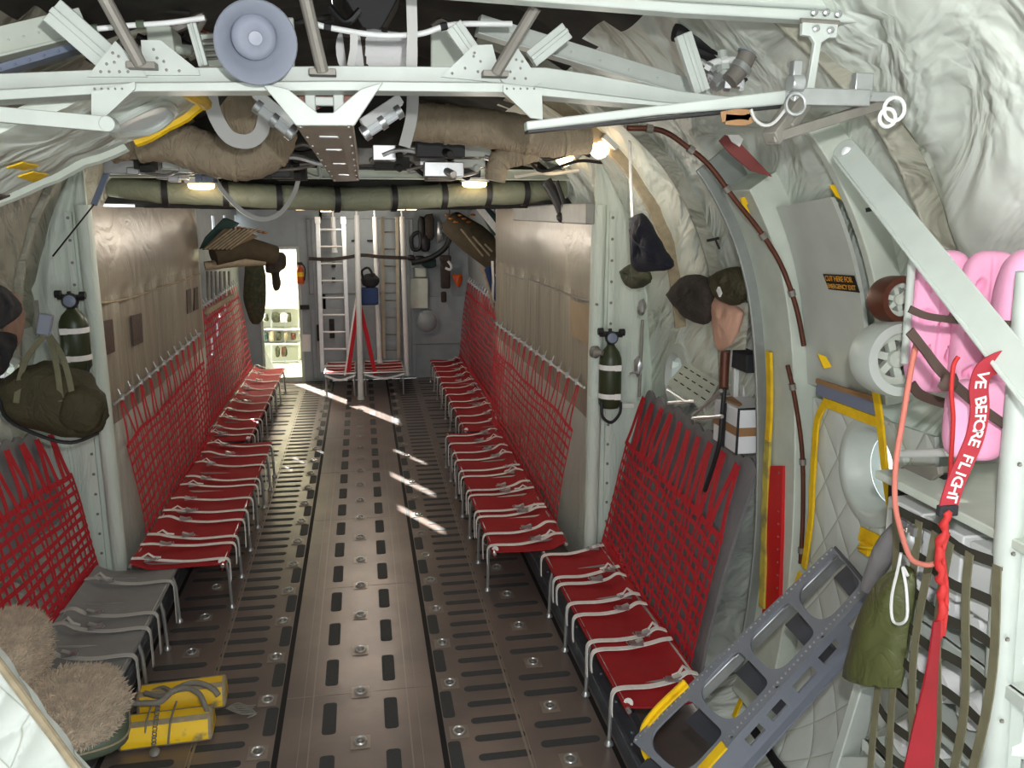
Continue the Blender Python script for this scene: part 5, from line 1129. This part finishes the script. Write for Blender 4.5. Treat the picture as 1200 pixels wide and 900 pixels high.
for x in (171, 199): m.tube(smooth_path([P(x+8,822,.17), P(x+2,840,.165), P(x,850,.15), P(x-2,872,.03)], 5), .006, 6)
tag(m.build('chock_rope', 'rope', smooth=60), 'grey rope tied over the two yellow wheel chocks', 'rope')
m = MB(); pp = smooth_path([P(185,828,.17), P(183,842,.165), P(181,860,.1), P(180,880,.015)], 6)
for i, q in enumerate(pp):
    rr = .012; a = i % 2; m.tube([q+V((rr*math.cos(b), (rr*math.sin(b) if a else 0), (0 if a else rr*math.sin(b)))) for b in (2*math.pi*k/8 for k in range(8))], .0035, 5, closed=True)
m.lathe([(.026,-.006),(.03,0),(.026,.006)], P(181,881,.02), (0,-.6,.8), 14); tag(m.build('chock_chain', 'dull', smooth=60), 'short dull chain with ring hanging over the nearer yellow chock', 'chain')
m = MB()
for k in range(6): m.tube(smooth_path([P(266,830,.03), P(278+k,824+k*2.5,.035), P(290+k*2.2,827+1.7*k,.012), P(300-k*2,826+3*k,.01)], 4), .005, 5)
tag(m.build('frayed_rope_end', 'rope', smooth=60), 'frayed grey rope end on the floor right of the chocks', 'rope')
# left wheel well placards and conduit
for lab, pts in (('brown placard nearest the left post on the wheel well lining', [(118,377),(132,374),(135,412),(121,418)]), ('brown placard second from the left post on the wheel well lining', [(154,370),(166,367),(168,401),(157,406)]), ('small dark placard, left of the far pair on left lining', [(219,340),(224,338),(225,366),(220,368)]), ('small dark placard, right of the far pair on left lining', [(228,338),(232,336),(233,362),(228,364)])):
    m = MB(); m.prism([px(x,y,X=-1.885) for x,y in pts], (-.006,0,0)); tag(m.build('placard', 'placard'), lab, 'placard')
for lab, pts, X0 in (('thin tan conduit along the left wheel well lining', [(113,356),(150,350),(185,338),(210,330),(234,321)], -1.9), ('thin dark conduit along the right wheel well lining', [(592,321),(625,330),(660,343),(700,357)], 1.9)):
    pp = smooth_path([px(x,y,X=X0) for x,y in pts], 5); m = MB(); m.tube(pp, .011, 7); o = tag(m.build('conduit', 'scuff' if X0 < 0 else 'dull', smooth=60), lab, 'conduit')
t = thing('upper_wall_strut', 'lavender-grey thin strut at the top of the left post', 'strut', px(112,225,Y=6.6)); m = MB(); m.bar(px(128,196,Y=6.7), px(110,240,Y=6.6), .04, .02, (0,1,0)); m.build('bar', 'lens', t); m = MB(); m.tube([px(110,240,Y=6.6), px(62,300,Y=6.1)], .006, 5); m.build('cord', 'black', t)
# ================================================================== FAR END
def rect(m, x0, y0, x1, y1, Y, d): m.prism([px(x0,y0,Y=Y), px(x1,y0,Y=Y), px(x1,y1,Y=Y), px(x0,y1,Y=Y)], (0,d,0))
t = thing('aluminium_ladder', 'bright aluminium ladder upright against the front bulkhead', 'ladder', px(388,430,Y=15.2))
for xa, xb in ((372,378),(402,409)):
    m = MB(); m.bar(px(xa,254,Y=15.2), px(xb,436,Y=15.2), .07, .05, (0,1,0)); m.box(px(xa,258,Y=15.15), (.09,.06,.12)); m.build('side_rail', 'alub', t, bevel=.006)
for k in range(9):
    y = 269+k*20; m = MB(); o = (y-254)*.035; m.tube([px(372+o,y,Y=15.2), px(402+o,y,Y=15.2)], .018, 8); m.build('rung', 'alub', t)
t = thing('brown_ladder', 'narrow tan ladder upright on the front bulkhead, right of poles', 'ladder', px(460,430,Y=15.6))
for x in (448, 465):
    m = MB(); m.bar(px(x,254,Y=15.6), px(x+2,420,Y=15.6), .06, .05, (0,1,0)); m.build('side_rail', 'scuffl', t, bevel=.004)
for y in (272, 292, 312, 332, 352, 372, 392, 410):
    m = MB(); m.tube([px(448,y,Y=15.6), px(466,y,Y=15.6)], .016, 6); m.build('rung', 'dull', t)
for lab, a, b, Y in (('white round pole standing in the aisle, nearest of the poles', (418,252), (423,468), 14.2), ('white drilled pole right of the blue bag', (439,254), (445,425), 15.4), ('white drilled pole rightmost, beside the tan ladder', (471,254), (477,440), 15.2), ('short white pole behind the silver ladder', (390,254), (392,296), 15.7)):
    m = MB(); A, B = px(*a,Y=Y), px(*b,Y=Y); m.tube([A, A.lerp(B,.5), B], .048 if Y < 15 else .045, 12); m.lathe([(.02,0),(.02,.12)], A, (0,0,1), 8); m.lathe([(.06,0),(.055,.05)], B, (0,0,1), 10); tag(m.build('hanging_pole' if 'short' in lab else 'stanchion', 'whitep', smooth=50), lab, 'pole')
t = thing('hanging_blue_bag', 'blue and black bag hanging between the white poles', 'bag', px(432,340,Y=15.0)); m = MB(); c = px(433,347,Y=15.0); m.box(c, (.3,.16,.3)); m.build('blue_body', 'blue', t, bevel=.03); m = MB(); m.blob(px(434,329,Y=15.0), (.16,.1,.12), 14, .3, 3, 2); m.tube(smooth_path([px(427,330,Y=14.95), px(424,318,Y=14.95), px(432,314,Y=14.95), px(438,325,Y=14.95)],4), .02, 6); m.build('black_flap', 'blackc', t)
t = thing('red_webbing_sling', 'red and white webbing sling in an A shape over centre seats', 'sling', px(419,350,Y=14.6)); T = px(419,348,Y=14.6)
for nm, b, mt in (('left_strap',(408,437),'red'),('right_strap',(440,440),'red')):
    m = MB(); B = px(*b,Y=14.55); m.strap([T, T.lerp(B,.5)+V((.01,0,0)), B], .07, (0,-1,0), .008); m.build(nm, mt, t)
m = MB(); m.strap([T+V((-.02,-.02,0)), px(404,440,Y=14.5)], .03, (0,-1,0), .008); m.build('white_strap', 'belt', t)
t = thing('wall_extinguisher', 'small orange fire extinguisher on the front bulkhead by doorway', 'fire extinguisher', px(352,322,Y=15.9)); c = px(352,322,Y=15.88); m = MB(); m.lathe([(.001,-.16),(.06,-.16),(.065,-.14),(.065,.08),(.05,.13),(.02,.15),(.02,.18)], c, (0,0,1), 16); m.build('cylinder', 'orange', t, smooth=50); m = MB(); m.box(c+V((0,0,.2)), (.09,.05,.05)); m.tube(smooth_path([c+V((.04,-.02,.2)), c+V((.09,-.03,.1)), c+V((.07,-.05,-.1))],4), .012, 6); m.build('handle', 'black', t); m = MB(); m.lathe([(.067,-.03),(.067,.05)], c, (0,0,1), 16, cap=False); m.build('label_band', 'yellow', t)
m = MB(); rect(m, 354, 392, 364, 412, 15.95, .02); tag(m.build('notice_sheet', 'tag'), 'white notice sheet on the bulkhead right of the doorway', 'notice')
m = MB(); c = px(357,360,Y=15.95); m.box(c, (.16,.05,.08)); m.box(c+V((-.05,-.03,0)), (.06,.02,.06)); m.box(c+V((.05,-.03,0)), (.06,.02,.06)); tag(m.build('switch_box', 'dark', bevel=.005), 'dark switch box above the white notice sheet', 'switch box')
# dark front band with drilled plate and sockets
t = thing('hanging_bulkhead_strap', 'dark strap running level across ladders and poles at the front', 'strap', px(420,304,Y=15.05)); m = MB(); m.strap(smooth_path([px(x,y,Y=15.05) for x,y in ((362,303),(385,304),(405,302),(425,299),(445,301),(470,302),(482,302))],4), .06, (0,-1,0), .012); m.build('webbing', 'brownbag', t); m = MB(); m.blob(px(481,302,Y=15.0), (.08,.04,.05), 10, .2, 3, 2); m.build('buckle', 'black', t)
rnd = random.Random(5)
for i, (x, y, w, h, mt) in enumerate(((375,308,.07,.12,'dark'),(391,310,.07,.1,'dark'),(376,330,.06,.09,'dark'),(391,328,.06,.09,'dark'),(389,385,.09,.35,'dark'),(374,390,.08,.3,'dark'),(434,282,.12,.03,'black'),(415,282,.1,.03,'black'))):
    m = MB(); c = px(x,y,Y=15.93); m.box(c, (w,.05,h)); m.box(c+V((0,-.03,0)), (w*.6,.03,h*.6)); tag(m.build('bulkhead_fitting', mt, bevel=.004), 'small dark fitting on the front bulkhead behind ladders and poles', 'fitting', 'bulkhead fittings')
# galley things in the bright doorway
t = thing('galley_shelf', 'white shelf rack glimpsed through the bright doorway', 'shelf', px(330,400,Y=17.6))
for y in (360, 385, 402):
    m = MB(); A, B = px(300,y,Y=18.2), px(352,y,Y=18.2); m.bar(A, B, .3, .03); m.build('shelf', 'whitep', t)
for x in (302, 318, 334, 350):
    m = MB(); m.bar(px(x,352,Y=18.2), px(x,425,Y=18.2), .03, .04, (0,1,0)); m.build('upright', 'whitep', t)
for i in range(16):
    x = rnd.uniform(306,349); y = rnd.choice((372, 394, 412)); c = px(x,y,Y=18.1); m = MB(); m.blob(c, (rnd.uniform(.04,.09),.08,rnd.uniform(.06,.12)), 10, .3, 3, i, pw=.6); tag(m.build('galley_item', rnd.choice(['dark','camo','scuff','whitep','teal','copper'])), 'small jumbled item on the shelves beyond the bright doorway', 'item', 'items beyond the doorway')
m = MB(); m.grid(14, 10, lambda u, v: px(lerp(301, 326, u), lerp(lerp(365, 440, u**.6), 442, v), Y=16.5), th=(0,.03,0)); tag(m.build('white_sheet', 'white', smooth=60), 'white curved sheet sweeping down across the bright doorway', 'sheet')
# stowed rolls and litters high on the far left and right
t = thing('litter_roll', 'brown canvas litter roll with teal cover, stowed high far left', 'litter', px(285,280,Y=11.9))
m = MB(); m.tube([px(250,300,Y=11.5), px(285,290,Y=11.7), px(322,300,Y=11.9)], [.13,.16,.14], 14); m.build('dark_roll', 'oliveroll', t, smooth=70)
m = MB(); m.prism([px(x,y,Y=11.45) for x,y in ((233,292),(240,278),(262,255),(278,262),(246,290))], (0,.25,0)); m.build('teal_cover', 'teal', t, bevel=.01)
m = MB(); m.prism([px(x,y,Y=11.4) for x,y in ((236,293),(262,268),(280,268),(300,278),(270,292))], (0,.3,0)); m.build('tan_canvas', 'scuff2', t, bevel=.01)
for k in range(7):
    m = MB(); m.tube([px(240+k*5,292,Y=11.38), px(272+k*5,268,Y=11.38)], .012, 6); m.build('pole', 'scuff', t)
for k in range(9):
    m = MB(); m.blob(px(262+k*6,263+k*1.2,Y=11.6), (.035,.05,.016), 10, .4, 4, k); m.build('lashing', 'orangetan', t)
m = MB(); m.tube(smooth_path([px(240,312,Y=11.5), px(270,308,Y=11.6), px(310,306,Y=11.8)],4), .06, 10); m.build('tan_edge', 'scuff', t, smooth=60)
hang('dark tangle of straps hanging from the litter roll before the doorway', 'hanging_strap_tangle', [(312,298),(332,296),(334,312),(326,320),(327,338),(322,340),(320,322),(312,318)], -1, .06, 'brownbag', 'straps', 21, Y0=12.0)
hang('camouflage coat hanging between the litter roll and the doorway', 'hanging_coat', [(288,310),(305,305),(311,330),(308,372),(296,380),(286,350)], -1, .08, 'camo', 'coat', 22, Y0=14.4)
for k in range(6):
    m = MB(); x = 243+k*5; m.tube([px(x,318,X=-2.0), px(x+1,355,X=-2.0)], .02, 6); tag(m.build('hanging_tube', 'dull'), 'grey upright tube on the far left wall under the litter roll', 'tube', 'upright tubes under the litter roll')
m = MB(); m.bar(px(241,366,X=-1.96), px(272,347,X=-1.96), .05, .07); tag(m.build('seat_rail', 'scuff', bevel=.005), 'tan rail at the top of the far left red net', 'rail')
t = thing('litter_roll', 'rolled olive canvas litter stowed high on the far right', 'litter', px(560,280,Y=12.6))
m = MB(); m.tube([px(530,262,Y=13.2), px(555,280,Y=12.9), px(590,308,Y=12.6)], [.2,.24,.22], 16); m.build('roll', 'oliveroll', t, smooth=70)
m = MB(); m.prism([px(x,y,Y=12.4) for x,y in ((556,238),(566,250),(580,275),(592,282),(592,262),(575,245))], (0,.3,0)); m.build('teal_cover', 'teal', t, bevel=.01)
m = MB(); m.bar(px(559,240,Y=12.2), px(594,284,Y=12.2), .05, .09); m.build('white_rail', 'belt', t)
for k in range(7):
    m = MB(); m.blob(px(524+k*5,252+(k % 3)*4,Y=12.8), (.04,.05,.018), 10, .4, 4, k); m.build('lashing', 'orangetan', t)
for k in range(3):
    m = MB(); m.tube([px(540+k*14,268+k*9,Y=12.5), px(566+k*12,300+k*4,Y=12.5)], .015, 6); m.build('pole', 'scuff', t)
# far right equipment
t = thing('breathing_set', 'black breathing sets and hoses hung on the far right bulkhead', 'breathing apparatus', px(500,290,Y=15.7))
m = MB(); m.tube(smooth_path([px(482,308,Y=15.6), px(505,302,Y=15.6), px(522,290,Y=15.6), px(528,275,Y=15.6)],5), .05, 10); m.build('fat_hose', 'black', t, smooth=60)
m = MB(); m.tube(smooth_path([px(x,y,Y=15.7) for x,y in ((484,275),(492,273),(492,290),(484,292),(482,280),(486,274))],4), .035, 8); m.build('loop_hose', 'black', t, smooth=60)
for x, y, rx, rz, mt in ((498,285,.1,.16,'black'),(494,268,.07,.22,'black'),(503,266,.1,.24,'brownbag'),(515,272,.06,.2,'alu'),(503,308,.14,.09,'teal'),(492,304,.1,.07,'black')):
    m = MB(); m.blob(px(x,y,Y=15.75), (rx,.08,rz), 12, .25, 3, x, pw=.7); m.build('unit', mt, t, smooth=60)
m = MB(); rect(m, 481, 326, 502, 362, 15.8, .15); rect(m, 486, 314, 500, 325, 15.78, .12); tag(m.build('wall_cabinet', 'paint_g', bevel=.02), 'pale grey cabinet on the far right bulkhead under the breathing sets', 'cabinet')
m = MB(); m.box(px(522,322,Y=15.6), (.17,.1,.5)); m.box(px(520,348,Y=15.6), (.1,.08,.2)); m.box(px(522,303,Y=15.6), (.2,.12,.12)); tag(m.build('brown_holster', 'brownbag', bevel=.03), 'long dark brown holster hanging right of the pale cabinet', 'holster')
m = MB(); c = px(500,377,Y=15.84); m.blob(c, (.2,.12,.2), 24, 0, 1, 0); m.lathe([(.22,-.02),(.22,.02)], c, (0,-1,0), 24); tag(m.build('dome_cover', 'frontg', smooth=60), 'round grey dome cover low on the far right bulkhead', 'cover')
t = thing('safety_hook', 'white safety hook hanging on a cord before the far right bulkhead', 'hook', px(525,314,Y=14.5)); m = MB(); m.tube([px(527,235,Y=14.5), px(526,306,Y=14.5)], .008, 5); m.build('cord', 'black', t); m = MB(); m.tube(smooth_path([px(x,y,Y=14.5) for x,y in ((525,306),(529,312),(527,316),(522,314))],4), .022, 8); m.build('hook', 'whitep', t, smooth=60)
hang('orange-red cloth hanging on the far right bulkhead', 'hanging_orange_cloth', [(530,322),(541,322),(540,334),(536,336)], 1, .04, 'orange', 'cloth', 31, Y0=15.4)
t = hang('navy straps and blue bag hanging by the far right litter', 'blue_harness', [(566,318),(574,312),(580,330),(592,348),(592,360),(580,352)], 1, .06, 'blue', 'harness', 32, Y0=12.0)
m = MB(); m.strap([px(565,312,Y=11.85), px(572,335,Y=11.85), px(578,360,Y=11.85)], .05, (-1,-.5,0), .01); m.build('tan_strap', 'scuff', t); m = MB(); m.strap([px(577,306,Y=11.9), px(578,330,Y=11.9), px(577,352,Y=11.9)], .05, (-1,-.5,0), .01); m.build('white_strap', 'belt', t)
m = MB(); m.box(px(640,250,X=1.83), (.07,3.2,.16)); tag(m.build('grey_locker', 'panel2', bevel=.01), 'flat grey locker above the right wheel well lining', 'locker')
# wall sockets, seams and snaps on the right blankets: long seam flap
t = thing('blanket_flap', 'snapped seam flap running up the pale blanket at top right', 'flap', px(1000,110,X=2.1))
def bl(pts, off=.02):
    out = []
    for x, y in pts: out.append(onwall(x, y, off))
    return out
m = MB(); pp = smooth_path([px(x,y,Y=3.0) for x,y in ((1045,112),(1075,105),(1110,95),(1150,80),(1205,52))], 5); m.strap(pp, .07, (0,-1,.1), .01); m.build('flap_cloth', 'blanket', t, smooth=60)
for x, y in ((1089,94),(1128,88),(1159,77),(1182,57)):
    m = MB(); m.lathe([(.012,0),(.011,.01),(.003,.014)], px(x,y,Y=2.98), (0,-1,0), 10); m.build('snap', 'dull', t)
# ================================================================== LIGHT AND CAMERA
w = bpy.data.worlds.new('World'); SC.world = w; w.use_nodes = True
bgn = w.node_tree.nodes['Background']; bgn.inputs[0].default_value = (.93,.97,1,1); bgn.inputs[1].default_value = 2.4
def light(nm, kind, loc, energy, col=(1,1,1), size=.1, rot=None, **k):
    l = bpy.data.lights.new(nm, kind); l.energy = energy; l.color = col
    if kind == 'AREA': l.size = size; l.size_y = k.get('sy', size); l.shape = 'RECTANGLE'
    elif kind != 'SUN': l.shadow_soft_size = size
    if kind == 'SUN': l.angle = R(.5)
    o = bpy.data.objects.new(nm, l); COL.objects.link(o); o.location = loc
    if rot is not None: o.rotation_euler = rot
    return o
s = light('sun', 'SUN', (-6,20,10), 45.0, (1,.97,.9)); s.rotation_euler = SUN.to_track_quat('-Z','Y').to_euler()
light('camera_flash', 'POINT', EYE+V((.12,.1,.2)), 245, (1,1,1), .03)
for i, (x, y, z, e) in enumerate(((-1.1,7.3,2.95,14),(1.1,7.3,2.95,14),(1.6,5.6,3.1,6),(0,10.5,2.95,38),(0,13.0,2.95,38),(0,15.0,2.9,22),(-1.45,17.1,3.1,260))):  # glow along the ceiling, plus an unseen fill added to brighten the entry
    light('lamp_and_fill', 'POINT', (x,y,z), e, (1,.91,.78), .12)
cam = bpy.data.cameras.new('Camera'); co = bpy.data.objects.new('Camera', cam); COL.objects.link(co)
cam.sensor_width = 36; cam.lens = 36*FPX/1200; co.location = EYE; co.rotation_euler = (R(90)-PITCH, 0, -YAW); cam.clip_end = 200
SC.camera = co
vs = SC.view_settings; vs.view_transform = 'Standard'; vs.look = 'None'; vs.gamma = 1; vs.exposure = 0.0; vs.use_curve_mapping = False
SC.cycles.use_denoising = True; SC.cycles.max_bounces = 8
